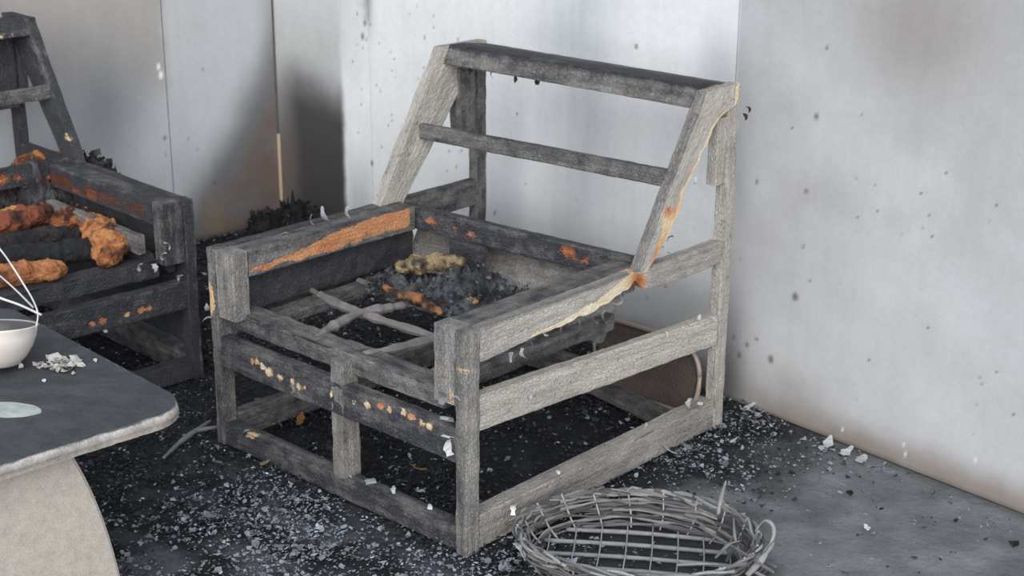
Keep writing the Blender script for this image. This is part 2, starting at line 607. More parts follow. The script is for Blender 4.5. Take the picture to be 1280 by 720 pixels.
def back_col(s, z):
    P = np.stack([s, z, np.zeros_like(s)], -1)
    n1 = fbm(P, 5, 3, 4)
    n2 = fbm(P, 16, 5, 3)
    streak = fbm(np.stack([s * 9, z * 0.8, z * 0], -1), 1, 8, 4)
    white = np.array([0.77, 0.785, 0.80])
    c = np.repeat(white[None], len(s), 0)

    def blend(mask, col, c):
        m = np.clip(mask, 0, 1)[:, None]
        return c * (1 - m) + np.array(col) * m
    # right-hand panel: greyer, mottled
    c = blend(sst(s, 2.10, 2.11) * (0.85 + 0.15 * n1), (0.43, 0.43, 0.44), c)
    # bluish smoke streaks behind the chair
    c = blend(np.exp(-((s - 1.55 + 0.06 * n1) / 0.14) ** 2) * (0.32 + 0.4 * streak), (0.26, 0.29, 0.35), c)
    c = blend(np.exp(-((s - 1.28) / 0.08) ** 2) * sst(z, 0.45, 0.2) * 0.3, (0.27, 0.30, 0.36), c)
    c = blend(np.exp(-((s - 2.06) / 0.10) ** 2 - ((z - 0.86) / 0.10) ** 2) * 0.5, (0.27, 0.27, 0.29), c)
    c = blend(np.exp(-((s - 1.47) / 0.12) ** 2 - ((z - 0.88) / 0.10) ** 2) * 0.35, (0.28, 0.31, 0.36), c)
    # smoke column in the corner
    edge = sst(s + 0.012 * n2, 0.425, 0.385)
    c = blend(edge * sst(z + 0.06 * n1, 1.1, 0.35) * 0.62, (0.16, 0.155, 0.15), c)
    c = blend(sst(s + 0.02 * n2, 0.62, 0.36) * sst(z, 0.5, 0.75) * 0.30, (0.24, 0.235, 0.22), c)
    c = blend(edge * sst(z + 0.05 * n1 + 0.10 * (s - 0.2), 0.66, 0.44) * sst(s, -0.02, 0.16) * 0.93, (0.026, 0.026, 0.032), c)
    c = blend(edge * sst(z + 0.05 * n1, 0.66, 0.40) * 0.55, (0.065, 0.06, 0.06), c)
    c = blend(sst(s + 0.03 * n1, 0.17, 0.03) * sst(z, 0.45, 0.25) * 0.7, (0.13, 0.098, 0.082), c)
    c = blend(np.exp(-((s - 0.56 + 0.03 * n2) / 0.03) ** 2) * sst(z, 0.72, 0.86) * (0.55 + 0.5 * n2), (0.09, 0.09, 0.085), c)
    c = blend(sst(s, 0.40, 0.46) * sst(s, 0.62, 0.50) * sst(z, 0.40, 0.15) * 0.4, (0.22, 0.23, 0.25), c)
    # behind and under the chair
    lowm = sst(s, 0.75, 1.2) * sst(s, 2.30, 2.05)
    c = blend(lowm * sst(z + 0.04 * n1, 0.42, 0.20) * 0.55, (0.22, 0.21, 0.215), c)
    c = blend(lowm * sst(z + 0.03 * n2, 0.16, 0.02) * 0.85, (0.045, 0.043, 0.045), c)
    c = blend(np.exp(-((s - 2.13) / 0.045) ** 2) * sst(z + 0.05 * n1, 0.30, 0.06) * 0.7, (0.12, 0.125, 0.14), c)  # darker bluish patch low on the wall beside the rear leg
    # brown scorch line at the foot of the panels
    c = blend(sst(z + 0.012 * n2 + 0.01 * n1, 0.105, 0.01) * sst(s, 2.1, 2.3) * 0.80, (0.20, 0.155, 0.122), c)
    c = blend(np.exp(-((s - 2.36) / 0.09) ** 2 - ((z - 0.09) / 0.05) ** 2) * 0.35, (0.25, 0.21, 0.19), c)
    c = blend(sst(z, 0.012, 0.0) * 0.6, (0.07, 0.06, 0.055), c)
    # brownish haze high on the right
    c = blend(np.exp(-((s - 2.63 + 0.05 * n1) / 0.22) ** 2 - ((z - 1.04) / 0.17) ** 2) * 0.62, (0.25, 0.215, 0.19), c)
    c = blend(sst(n1, 0.05, 0.7) * sst(s, 2.1, 2.2) * 0.28, (0.36, 0.345, 0.34), c)
    c = blend(sst(z, 1.0, 1.7) * 0.55, (0.20, 0.19, 0.18), c)
    # small scorch marks
    for (ss, zz) in ((2.680, 0.056), (2.687, 0.033), (2.871, 0.083), (2.505, 0.035)):
        c = blend(sst(np.sqrt((s - ss) ** 2 + ((z - zz) * 0.7) ** 2) + n2 * 0.004, 0.008, 0.002) * 0.8, (0.75, 0.75, 0.74), c)
    for (ss, zz, r) in BACK_SPOTS:
        d = np.sqrt((s - ss) ** 2 + ((z - zz) * 0.8) ** 2) + n2 * r * 0.35
        c = blend(sst(d, r * 0.95, r * 0.25) * 0.8, (0.10, 0.095, 0.09), c)
    return c


def left_soot(s, z):
    P = np.stack([s, z, np.full_like(s, 4.0)], -1)
    n1 = fbm(P, 5, 13, 4)
    n2 = fbm(P, 16, 15, 3)
    c = np.repeat(np.array([[0.44, 0.46, 0.49]]), len(s), 0)

    def blend(mask, col, c):
        m = np.clip(mask, 0, 1)[:, None]
        return c * (1 - m) + np.array(col) * m
    # warm smoke haze high up, ending on the panel joint
    c = blend(sst(s + 0.015 * n2, 0.40, 0.45) * sst(z + 0.08 * n1, 0.42, 0.72) * 0.75, (0.30, 0.275, 0.255), c)
    c = blend(np.exp(-((s - 0.66) / 0.17) ** 2 - ((z - 0.52) / 0.19) ** 2) * 0.85, (0.17, 0.178, 0.20), c)
    c = blend(np.exp(-((s - 0.50) / 0.10) ** 2 - ((z - 0.30) / 0.12) ** 2) * 0.7, (0.50, 0.53, 0.57), c)
    c = blend(np.exp(-((s - 0.28) / 0.10) ** 2 - ((z - 0.42) / 0.12) ** 2) * 0.5, (0.50, 0.53, 0.57), c)
    c = blend(np.exp(-((s - 0.35) / 0.10) ** 2 - ((z - 0.80) / 0.2) ** 2) * 0.22, (0.33, 0.33, 0.32), c)
    # dark wedge spreading down from the corner
    line = z + 1.40 * s - 0.64 + 0.05 * n1
    c = blend(sst(line, 0.16, -0.10) * 0.80, (0.085, 0.086, 0.096), c)
    c = blend(sst(s, 0.09, 0.0) * sst(z, 1.1, 0.6) * 0.55, (0.18, 0.17, 0.165), c)
    c = blend(sst(line, -0.05, -0.26) * sst(n1, -0.6, 0.3) * 0.9, (0.155, 0.112, 0.094), c)
    c = blend(sst(s, 0.20, 0.27) * sst(s, 0.36, 0.29) * sst(z, 0.24, 0.10) * 0.4, (0.25, 0.19, 0.11), c)
    c = blend(sst(s, 0.5, 0.9) * sst(z + 0.05 * n1, 0.42, 0.10) * 0.6, (0.16, 0.16, 0.165), c)
    c = blend(np.exp(-((s - 1.03) / 0.045) ** 2) * sst(z + 0.03 * n2, 0.80, 0.88) * 0.85, (0.06, 0.058, 0.055), c)
    c = blend(sst(z, 0.03, 0.0) * 0.8, (0.05, 0.05, 0.05), c)
    c = blend(sst(z, 1.0, 1.7) * 0.55, (0.20, 0.19, 0.18), c)
    for (ss, zz, r) in LEFT_SPOTS:
        d = np.sqrt((s - ss) ** 2 + ((z - zz) * 0.8) ** 2) + n2 * r * 0.35
        if r < 0:
            d = np.sqrt((s - ss) ** 2 + ((z - zz) * 0.6) ** 2) + n2 * 0.006
            c = blend(sst(d, 0.012, 0.004) * 0.9, (0.80, 0.80, 0.80), c)
        else:
            c = blend(sst(d, r * 0.95, r * 0.25) * 0.8, (0.10, 0.095, 0.09), c)
    return c


def panel(parent, D, NV, s0, s1, fn, z1=2.3, thick=0.04, dense=True):
    ds = 0.0065 if dense else 0.06
    us = np.linspace(s0, s1, max(3, int((s1 - s0) / ds)))
    zs = np.concatenate([np.linspace(0.0, 1.08, int(1.08 / ds)), np.linspace(1.08, z1, 8)[1:]])
    S, Zg = np.meshgrid(us, zs, indexing='ij')
    s, z = S.ravel(), Zg.ravel()
    V = CORNER + D * s[:, None] + np.stack([0 * z, 0 * z, z], -1)
    V = V + NV * (0.0006 * vnoise(np.stack([s, z, 0 * z], -1), 4, 77))[:, None]
    c = fn(s, z)
    nU, nZ = len(us), len(zs)
    idx = np.arange(nU * nZ).reshape(nU, nZ)
    F = np.stack([idx[:-1, :-1], idx[1:, :-1], idx[1:, 1:], idx[:-1, 1:]], -1).reshape(-1, 4)
    nn = np.cross(V[F[0, 1]] - V[F[0, 0]], V[F[0, 3]] - V[F[0, 0]])
    if np.dot(nn, NV) < 0:
        F = F[:, ::-1]
    F = F.tolist()
    # folded edges
    b0 = len(V)
    ring = np.concatenate([idx[:, 0], idx[-1, 1:], idx[::-1, -1][1:], idx[0, ::-1][1:-1]])
    V = np.vstack([V, V[ring] - NV * thick])
    c = np.vstack([c, c[ring] * 0.5])
    m = len(ring)
    for i in range(m):
        j = (i + 1) % m
        F.append([int(ring[i]), int(ring[j]), b0 + j, b0 + i])
    F.append([b0 + i for i in range(m)])
    return link('wall_panel', make_mesh('wall_panel', V, F, False, cols=c), WALLM, parent)


def slab(name, D, NV, s0, s1, z0, z1, d0, d1, col, mat, kind='structure', parent=None):
    V = []
    for s in (s0, s1):
        for d in (d0, d1):
            for z in (z0, z1):
                V.append(CORNER + D * s + NV * d + np.array([0, 0, z]))
    F = [[0, 1, 3, 2], [4, 6, 7, 5], [0, 4, 5, 1], [2, 3, 7, 6], [0, 2, 6, 4], [1, 5, 7, 3]]
    me = make_mesh(name, V, F, cols=np.repeat(np.array([col]), 8, 0))
    bm = bmesh.new()
    bm.from_mesh(me)
    bmesh.ops.recalc_face_normals(bm, faces=bm.faces)
    bm.to_mesh(me)
    bm.free()
    o = link(name, me, mat, parent)
    if kind:
        o['kind'] = kind
    return o


BACK_SPOTS += [(1.10, 0.60, 0.008), (1.14, 0.575, 0.007), (1.10, 0.345, 0.010), (1.19, 0.30, 0.009), (0.565, 0.335, 0.012),
               (0.545, 0.795, 0.011), (0.53, 0.75, 0.014), (0.50, 0.72, 0.006), (0.47, 0.66, 0.006), (0.60, 0.60, 0.005),
               (0.70, 0.70, 0.004), (0.82, 0.88, 0.006), (0.90, 0.86, 0.005), (1.02, 0.90, 0.004), (1.29, 0.62, 0.006),
               (1.09, 0.63, 0.006), (1.07, 0.66, 0.009), (1.76, 0.88, 0.008), (1.68, 0.80, 0.004), (0.66, 0.48, 0.005),
               (0.62, 0.40, 0.006), (0.69, 0.30, 0.006), (0.74, 0.38, 0.005), (0.80, 0.33, 0.004), (1.9, 0.25, 0.008),
               (1.83, 0.20, 0.007), (1.97, 0.30, 0.006), (1.74, 0.24, 0.006), (0.505, 0.82, 0.006), (1.33, 0.42, 0.004)]
_rs = np.random.default_rng(3)
for _k in range(46):
    BACK_SPOTS.append((float(_rs.uniform(0.44, 1.05)), float(_rs.uniform(0.28, 0.90)), float(_rs.uniform(0.0035, 0.006))))
for _k in range(40):
    BACK_SPOTS.append((float(_rs.uniform(2.15, 2.95)), float(_rs.uniform(0.1, 0.95)), float(_rs.uniform(0.003, 0.0045))))
# marks on the right-hand panel, measured heights
BACK_SPOTS += [(2.372, 0.957, 0.008), (2.357, 0.793, 0.010), (2.19, 0.60, 0.009), (2.343, 0.607, 0.009),
               (2.345, 0.468, 0.008), (2.145, 0.175, 0.008), (2.19, 0.165, 0.009), (2.27, 0.15, 0.014), (2.22, 0.19, 0.007),
               (2.333, 0.335, 0.013), (2.165, 0.13, 0.009), (2.55, 0.60, 0.004), (2.62, 0.56, 0.004)]
LEFT_SPOTS += [(0.45, 0.386, 0.010), (0.33, 0.33, 0.007), (0.36, 0.37, 0.005), (0.29, 0.60, 0.006), (0.45, 0.33, 0.005),
               (0.455, 0.63, -1), (0.448, 0.60, -1), (0.27, 0.20, 0.008), (0.58, 0.38, 0.005), (0.98, 0.36, 0.012)]

wall_back = slab('wall_back', DB, NB, -0.10, 4.2, 0, 2.3, -0.10, -0.0405, (0.03, 0.03, 0.03), WALLM)
G = 0.0018
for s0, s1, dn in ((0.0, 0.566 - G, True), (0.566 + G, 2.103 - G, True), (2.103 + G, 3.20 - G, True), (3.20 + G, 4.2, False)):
    panel(wall_back, DB, NB, s0, s1, back_col, dense=dn)
wall_left = slab('wall_left', DL, NL, -0.10, 2.6, 0, 2.3, -0.10, -0.0405, (0.03, 0.03, 0.03), WALLM)
for s0, s1, dn in ((0.0, 0.430 - G, True), (0.430 + G, 1.50 - G, True), (1.50 + G, 2.6, False)):
    panel(wall_left, DL, NL, s0, s1, left_soot, dense=dn)
# corner bead: blackened above, bare below
corner_bead = slab('trim_1', DB, NB, 0.0, 0.006, 0.34, 2.3, 0.0, 0.006, (0.10, 0.097, 0.095), WALLM)
slab('exposed_strip', DB, NB, 0.0, 0.009, 0.05, 0.335, 0.0, 0.006, (0.62, 0.48, 0.35), WALLM, None, corner_bead)
# sooty ceiling over the seating corner; the place is open to the front and right
slab('ceiling', DB, NB, -0.10, 4.2, 2.3, 2.36, -0.10, 1.0, (0.22, 0.21, 0.20), WALLM)


def floor_col(x, y):
    P = np.stack([x, y, 0 * x], -1)
    n1 = fbm(P, 3.0, 31, 4)
    n2 = fbm(P, 14, 33, 4)
    grey = np.array([0.165, 0.172, 0.185]) * (1 + 0.30 * n1 + 0.45 * n2)[:, None]
    black = np.array([0.015, 0.016, 0.019]) * (1 + 0.8 * n2)[:, None]
    # burnt area round the chairs
    d = np.maximum.reduce([x - 0.10, -x - 2.6, y - 1.5])
    d = np.where(y > 0.65, np.maximum(d - 0.06, y - 1.5), d)
    d = d - 0.10 * sst(y, 0.6, -0.4)
    m = sst(d + 0.10 * n1 + 0.05 * n2, 0.16, -0.08)[:, None]
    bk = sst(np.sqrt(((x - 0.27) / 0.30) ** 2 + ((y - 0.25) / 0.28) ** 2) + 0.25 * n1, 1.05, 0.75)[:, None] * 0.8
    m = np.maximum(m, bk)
    ashy = (sst(y + 0.10 * n1, 0.04, -0.12) * sst(x + 0.15 * n1, -0.95, -0.45) * sst(n2 + 0.5 * n1, -0.35, 0.35))[:, None]
    black = black * (1 - 0.8 * ashy) + np.array([0.105, 0.112, 0.130]) * 0.8 * ashy
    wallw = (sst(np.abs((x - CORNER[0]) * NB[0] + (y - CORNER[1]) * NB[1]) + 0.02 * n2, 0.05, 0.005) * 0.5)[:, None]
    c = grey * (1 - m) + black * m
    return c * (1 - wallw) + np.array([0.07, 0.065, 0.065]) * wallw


def build_floor():
    xs = np.concatenate([np.linspace(-8, -2.6, 8)[:-1], np.linspace(-2.6, 1.5, 330), np.linspace(1.5, 8, 9)[1:]])
    ys = np.concatenate([np.linspace(-8, -1.0, 9)[:-1], np.linspace(-1.0, 1.5, 200)])
    X, Y = np.meshgrid(xs, ys, indexing='ij')
    x, y = X.ravel(), Y.ravel()
    P = np.stack([x, y, 0 * x], -1)
    c = floor_col(x, y)
    dark = 1 - np.clip(c[:, 0] / 0.12, 0, 1)
    z = -0.004 + 0.004 * fbm(P, 25, 40, 3) * dark + 0.0012 * fbm(P, 12, 41, 3)
    z = np.minimum(z, 0.0)
    n, m = len(xs), len(ys)
    idx = np.arange(n * m).reshape(n, m)
    F = np.stack([idx[:-1, :-1], idx[1:, :-1], idx[1:, 1:], idx[:-1, 1:]], -1).reshape(-1, 4)
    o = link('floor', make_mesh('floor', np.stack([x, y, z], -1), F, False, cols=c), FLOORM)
    o['kind'] = 'structure'
    return o


build_floor()


# ================================================================ ARMCHAIR
W_, D_ = 0.849, 0.93


def blob(P, c, r, squeeze=(1, 1, 1)):
    d = (P - np.array(c)) / (np.array(r))
    return np.exp(-(d ** 2).sum(1))


def nz(P, f=24, sd=400, amp=0.35):
    return amp * fbm(P, f, sd, 3)


def profile_board(name, parent, x0, x1, front, back, zs, pale, raw=None, chew=0.004, label=None, step=0.012, tint=0.3):
    """board standing in a side frame: outline given by front(z) and back(z) curves, x0..x1 thick"""
    z0, z1 = zs

    def warp(P, a, b, c):
        z = z0 + a * (z1 - z0)
        f, k = front(z), back(z)
        return np.stack([x0 + b * (x1 - x0), f + c * (k - f), z], -1)
    return board(name, parent, (x0, 0, z0), (0, 0, z1 - z0), (x1 - x0, 0, 0), (0, 0.08, 0), pale=pale, raw=raw, warp=warp,
                 chew=chew, label=label, step=step, tint=tint)


def armchair(root, first):
    """local frame: x = width (0 at the right side), y = depth (0 = front), z = up"""
    p_hi, p_mid, p_lo = (0.95, 0.22, 0.04) if first else (-0.06, -0.12, -0.12)

    # ---- legs
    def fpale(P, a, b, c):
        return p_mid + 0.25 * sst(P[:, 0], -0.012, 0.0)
    raw_l = (lambda P: 1.5 * blob(P, (-0.846, 0.004, 0.375), (0.016, 0.02, 0.035)) + 0 * P[:, 0]) if first else None
    raw_r = (lambda P: 0.75 * blob(P, (-0.006, 0.0, 0.417), (0.03, 0.03, 0.008)) + nz(P, 40, 3, 0.05)) if first else None
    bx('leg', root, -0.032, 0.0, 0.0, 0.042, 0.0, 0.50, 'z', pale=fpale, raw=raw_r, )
    bx('leg', root, -W_, -W_ + 0.030, 0.0, 0.042, 0.0, 0.50, 'z', pale=p_mid * 0.8, raw=raw_l)
    bx('leg', root, -0.030, 0.0, 0.888, D_, 0.0, 0.872, 'z', pale=p_hi * 0.85, chew=0.008)
    bx('leg', root, -W_, -W_ + 0.030, 0.888, D_, 0.0, 0.868, 'z', pale=p_mid * 0.7)
    # short support in the middle of the front
    if first:
        bx('support_leg', root, -0.423, -0.378, 0.004, 0.050, 0.05, 0.335, 'z', pale=0.36)

    # ---- front rails
    def ember(P):
        v = 0 * P[:, 0]
        for x, r in ((-0.700, .010), (-0.683, .012), (-0.662, .012), (-0.640, .013), (-0.598, .009), (-0.555, .010), (-0.532, .012), (-0.512, .008),
                     (-0.42, .009), (-0.345, .009), (-0.30, .010), (-0.262, .009), (-0.232, .012), (-0.19, .012), (-0.165, .010), (-0.135, .010), (-0.112, .011)):
            v = np.maximum(v, 0.95 * blob(P, (x, -0.002, 0.254 - 0.016 * math.sin(x * 9) + 0.004 * math.sin(x * 190)), (r * (1.1 + 0.45 * math.sin(x * 333)), 0.02, r * 0.95)))
        return v

    def ember2(P):
        v = 0 * P[:, 0]
        for x, r in ((-0.315, .012), (-0.285, .014), (-0.215, .010), (-0.175, .012), (-0.15, .010)):
            v = np.maximum(v, 0.8 * blob(P, (x, -0.002, 0.232), (r, 0.02, r * 0.8)))
        return v
    bx('front_rail', root, -W_ + 0.03, -0.032, 0.004, 0.036, 0.205, 0.282, 'x', pale=p_mid * 0.25, raw=ember if first else ember2, step=0.007,
       tint=lambda P: (0.40 if first else 0.58) + 0.45 * fbm(P, 26, 61, 2),
       label='front rail spotted with embers of bared orange wood')
    bx('bottom_rail', root, -W_ + 0.03, -0.032, 0.002, 0.042, 0.002, 0.058, 'x', pale=p_lo, chew=0.010,
       raw=(lambda P: 1.0 * blob(P, (-0.72, 0.002, 0.058), (0.022, 0.02, 0.008))) if first else None)
    # ---- side rails and bottom rails
    def tilt_r(P, a, b, c):
        P = P.copy()
        P[:, 2] -= 0.052 * P[:, 1] / 0.9
        return P
    bx('side_rail', root, -0.030, -0.002, 0.042, 0.888, 0.278, 0.357, 'y', pale=p_hi, warp=tilt_r)
    bx('side_rail', root, -W_ + 0.002, -W_ + 0.030, 0.042, 0.888, 0.270, 0.345, 'y', pale=p_lo)
    bx('bottom_rail', root, -0.045, -0.001, 0.042, 0.888, 0.004, 0.082, 'y', pale=0.62 if first else 0.05, chew=0.010)
    bx('bottom_rail', root, -W_ + 0.001, -W_ + 0.036, 0.042, 0.888, 0.004, 0.075, 'y', pale=p_mid * 0.6)
    bx('bottom_rail', root, -W_ + 0.03, -0.030, 0.889, 0.926, 0.004, 0.068, 'x', pale=p_lo)
    if not first:
        bx('back_rail', root, -W_ + 0.03, -0.030, 0.897, 0.926, 0.225, 0.285, 'x', pale=p_lo)

    # ---- arms: inner beam on a block, outer rail running back to the rear leg
    for side in (0, 1):
        if side == 0:
            xi0, xi1, xo0, xo1 = -0.095, -0.032, -0.030, 0.0
        else:
            xi0, xi1, xo0, xo1 = -0.817, -0.752, -W_, -W_ + 0.030
        bx('arm_block', root, xi0, xi1, 0.002, 0.050, 0.335, 0.50, 'z', pale=(0.44 if first else 0.06) + 0.04 * (side == 0),
           raw=(lambda P: 0.5 * blob(P, (-0.045, 0.0, 0.345), (0.02, 0.03, 0.035))) if first and side == 0 else None)
        if side == 1 and first:
            def raw_in(P):
                y = P[:, 1]
                zc = 0.452 + 0.022 * sst(y, 0.05, 0.5)
                hw = 0.008 + 0.026 * sst(y, 0.05, 0.42)
                m = sst(P[:, 0], -0.756, -0.751) * sst(y, 0.035, 0.07) * sst(y, 0.585, 0.555)
                m = m * sst(np.abs(P[:, 2] - zc + 0.006 * vnoise(P, 30, 5)), hw, hw * 0.55)
                return m * (0.78 + 0.25 * fbm(P * np.array([1, 0.35, 2.2]), 20, 6, 3) + 0.06 * sst(y, 0.2, 0.5))
        elif side == 0 and not first:
            def raw_in(P):
                m = sst(P[:, 0], -0.091, -0.096) * sst(P[:, 1], 0.06, 0.12) * sst(np.abs(P[:, 2] - 0.462), 0.03, 0.012)
                return m * (0.55 + 0.35 * fbm(P, 20, 8, 3))
        else:
            raw_in = None
        pin = p_mid if side == 0 else p_mid * 0.8

        def arm_pale(P, a, b, c, pin=pin):
            # tops darker, flanks greyer
            return pin * (1 - 0.55 * sst(P[:, 2], 0.494, 0.499)) + 0.06
        bx('armrest', root, xi0, xi1, 0.050, 0.588, 0.437, 0.50, 'y', pale=arm_pale, raw=raw_in, step=0.008, tint=(lambda P: 0.56 + 0.22 * fbm(P * np.array([1, 0.4, 2.0]), 26, 62, 3)) if first else (lambda P: 1.0 + 0.2 * fbm(P, 22, 63, 3)),
           label='armrest beam with a strip of bared orange wood along its inner face' if raw_in is not None else None)

        if side == 0 and first:
            def low(y):
                return np.interp(y, [0.0, 0.10, 0.20, 0.30, 0.40, 0.45, 0.50, 0.545, 0.575, 0.61, 0.66, 0.90],
                                 [0.424, 0.430, 0.436, 0.441, 0.446, 0.449, 0.460, 0.478, 0.455, 0.443, 0.438, 0.440])

            def warp(P, a, b, c):
                y = 0.042 + a * (0.888 - 0.042)
                lo = low(y) + 0.005 * vnoise(np.stack([y, y * 0, y * 0], -1), 40, 9) * sst(y, 0.1, 0.3) * sst(y, 0.7, 0.55)
                top = 0.50 - 0.004 * sst(y, 0.55, 0.7)
                x = xo0 + c * (xo1 - xo0) - 0.004 * sst(y, 0.58, 0.64)
                return np.stack([x, y, lo + b * (top - lo)], -1)

            def raw_o(P):
                y = P[:, 1]
                e = np.abs(P[:, 2] - low(y))
                k = sst(y, 0.10, 0.30) * sst(y, 0.62, 0.57)
                w_ = 0.010 + 0.022 * sst(y, 0.28, 0.50)
                return k * sst(e, w_ * 1.3, w_ * 0.5) * (1.05 + 0.55 * fbm(P, 30, 12, 3)) - 0.4 * blob(P, (0, 0.545, 0.48), (0.05, 0.018, 0.03))

            def pale_o(P, a, b, c):
                return p_hi * (1 - 0.5 * sst(P[:, 2], 0.494, 0.499)) * (1 - 0.25 * sst(P[:, 1], 0.55, 0.65))
            board('arm_rail', root, (xo0, 0.042, 0.425), (0, 0.846, 0), (0, 0, 0.075), (0.03, 0, 0), pale=pale_o, raw=raw_o, warp=warp,
                  step=0.007, chew=0.004, tint=lambda P: 0.12 + 0.3 * fbm(P, 16, 64, 2) + 0.5 * blob(P, (0, 0.56, 0.48), (0.05, 0.03, 0.04)), label='arm rail with its lower edge burnt away to cream wood')
        else:
            bx('arm_rail', root, xo0, xo1, 0.042, 0.888, 0.428, 0.50, 'y', pale=(lambda P, a, b, c: p_mid * 0.55 * (1 - 0.5 * sst(P[:, 2], 0.494, 0.499))))
    # seat rail seen through the gap under the right arm
    bx('seat_side_rail', root, -0.125, -0.098, 0.05, 0.60, 0.322, 0.362, 'y', pale=p_mid * 0.7)
    if first:
        bx('dark_gap_filler', root, -0.812, -0.796, 0.045, 0.62, 0.335, 0.440, 'y', pale=-0.35, chew=0.014, rough=0.003)  # added black board that fills the dark gap under the left arm
        bx('seat_side_rail', root, -0.770, -0.705, 0.07, 0.60, 0.312, 0.338, 'y', pale=p_mid * 0.7, chew=0.01)
    else:
        bx('seat_side_rail', root, -0.150, -0.126, 0.04, 0.52, 0.368, 0.420, 'y', pale=0.30)
        bx('dark_gap_filler', root, -0.060, -0.040, 0.045, 0.70, 0.300, 0.440, 'y', pale=-0.4, chew=0.012, rough=0.003)  # added, black in colour to darken the space below the arm beam
        bx('dark_gap_filler', root, -0.028, -0.010, 0.045, 0.86, 0.10, 0.30, 'y', pale=-0.4, chew=0.012, rough=0.003)  # added lower board, keeps the gap black down the side
        bx('seat_side_rail', root, -0.770, -0.705, 0.07, 0.60, 0.312, 0.338, 'y', pale=p_mid * 0.7)

    # ---- sloping back uprights
    if first:
        def fr(z):
            return np.interp(z, [0.49, 0.87], [0.562, 0.787])

        def bk_r(z):
            return np.interp(z, [0.49, 0.52, 0.56, 0.60, 0.65, 0.72, 0.78, 0.805, 0.825, 0.90],
                             [0.585, 0.632, 0.668, 0.699, 0.722, 0.776, 0.822, 0.850, 0.915, 0.93]) + 0.006 * vnoise(np.stack([z, z * 0, z * 0], -1), 60, 21)

        def raw_b(P):
            e = bk_r(P[:, 2]) - P[:, 1]
            w_ = 0.012 + 0.020 * np.exp(-((P[:, 2] - 0.58) / 0.05) ** 2)
            m = sst(e, w_ * 1.6, w_ * 0.4) * sst(P[:, 0], -0.02, -0.003)
            pat = 1.05 + 0.55 * fbm(P, 30, 23, 3)
            pat -= 0.45 * np.exp(-((P[:, 2] - 0.525) / 0.014) ** 2)
            return m * pat + 0.7 * blob(P, (0, 0.66, 0.60), (0.02, 0.025, 0.04))
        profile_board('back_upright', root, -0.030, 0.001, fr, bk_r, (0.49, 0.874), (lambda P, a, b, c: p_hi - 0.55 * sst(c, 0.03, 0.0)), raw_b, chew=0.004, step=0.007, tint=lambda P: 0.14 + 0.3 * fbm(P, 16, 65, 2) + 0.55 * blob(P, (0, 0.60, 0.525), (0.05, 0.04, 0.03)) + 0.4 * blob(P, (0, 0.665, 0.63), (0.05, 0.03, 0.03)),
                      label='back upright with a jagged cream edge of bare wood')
    else:
        profile_board('back_upright', root, -0.030, 0.001, lambda z: np.interp(z, [0.49, 0.87], [0.545, 0.775]),
                      lambda z: np.interp(z, [0.49, 0.80, 0.825, 0.90], [0.63, 0.86, 0.925, 0.93]), (0.49, 0.886), -0.05,
                      lambda P: 0.55 * blob(P, (-0.03, 0.60, 0.57), (0.02, 0.03, 0.02)))
    profile_board('back_upright', root, -W_, -W_ + 0.032, lambda z: np.interp(z, [0.49, 0.88], [0.520, 0.760]),
                  lambda z: np.interp(z, [0.49, 0.78, 0.83, 0.90], [0.610, 0.845, 0.925, 0.93]), (0.49, 0.880), p_hi * 0.85)
    # corner blocks under the top rail
    bx('corner_block', root, -0.031, -0.003, 0.850, 0.929, 0.640, 0.80, 'z', pale=p_hi * 0.8)
    bx('corner_block', root, -W_ + 0.002, -W_ + 0.033, 0.815, 0.886, 0.640, 0.82, 'z', pale=p_mid * 0.75)
    if not first:
        bx('corner_block', root, -0.150, -0.032, 0.860, 0.93, 0.615, 0.832, 'z', pale=-0.05)

    # ---- back rails
    def top_warp(P, a, b, c):
        P = P.copy()
        P[:, 2] += -0.012 * sst(P[:, 1], 0.80, 0.93) * sst(P[:, 2], 0.85, 0.87)
        P[:, 2] += (0.04 + 0.0) * 0 + 0.006 * (P[:, 0] + 0.82) / 0.79 * 0
        P[:, 1] += 0.55 * (P[:, 2] - 0.86)
        return P
    bx('top_rail', root, -0.818, -0.026, 0.775, 0.918, 0.836, 0.884, 'x', pale=(lambda P, a, b, c: (0.24 if first else 0.0) - 0.3 * sst(P[:, 2], 0.872, 0.882)), warp=top_warp, chew=0.007,
       raw=None if first else (lambda P: 0.5 * blob(P, (-0.10, 0.765, 0.845), (0.05, 0.02, 0.012))))
    bx('back_slat', root, -0.820, -0.028, 0.672, 0.692, 0.660, 0.700, 'x', pale=p_mid * 0.8 + (0.30 if not first else 0), chew=0.007,
       warp=lambda P, a, b, c: P + np.stack([0 * a, 0 * a, 0.008 * (P[:, 0] + 0.42) / 0.4], -1))

    def raw_seatback(P):
        v = 0 * P[:, 0]
        for x, z, r, k in ((-0.70, 0.465, .035, .55), (-0.62, 0.468, .03, .5), (-0.56, 0.463, .03, .55), (-0.24, 0.482, .045, .62), (-0.19, 0.475, .03, .6), (-0.085, 0.462, .028, .65)):
            v = np.maximum(v, k * blob(P, (x, 0.598, z), (r, 0.03, r * 0.55)))
        return v
    bx('seat_back_rail', root, -0.815, -0.030, 0.598, 0.628, 0.442, 0.500, 'x', pale=p_lo * 0.6, raw=raw_seatback, step=0.009, chew=0.008, tint=lambda P: 0.74 + 0.25 * fbm(P, 26, 66, 3),
       warp=lambda P, a, b, c: P + np.stack([0 * a, 0 * a, 0.010 * (P[:, 0] + 0.42) / 0.4], -1),
       label='seat back rail charred black with reddish patches')

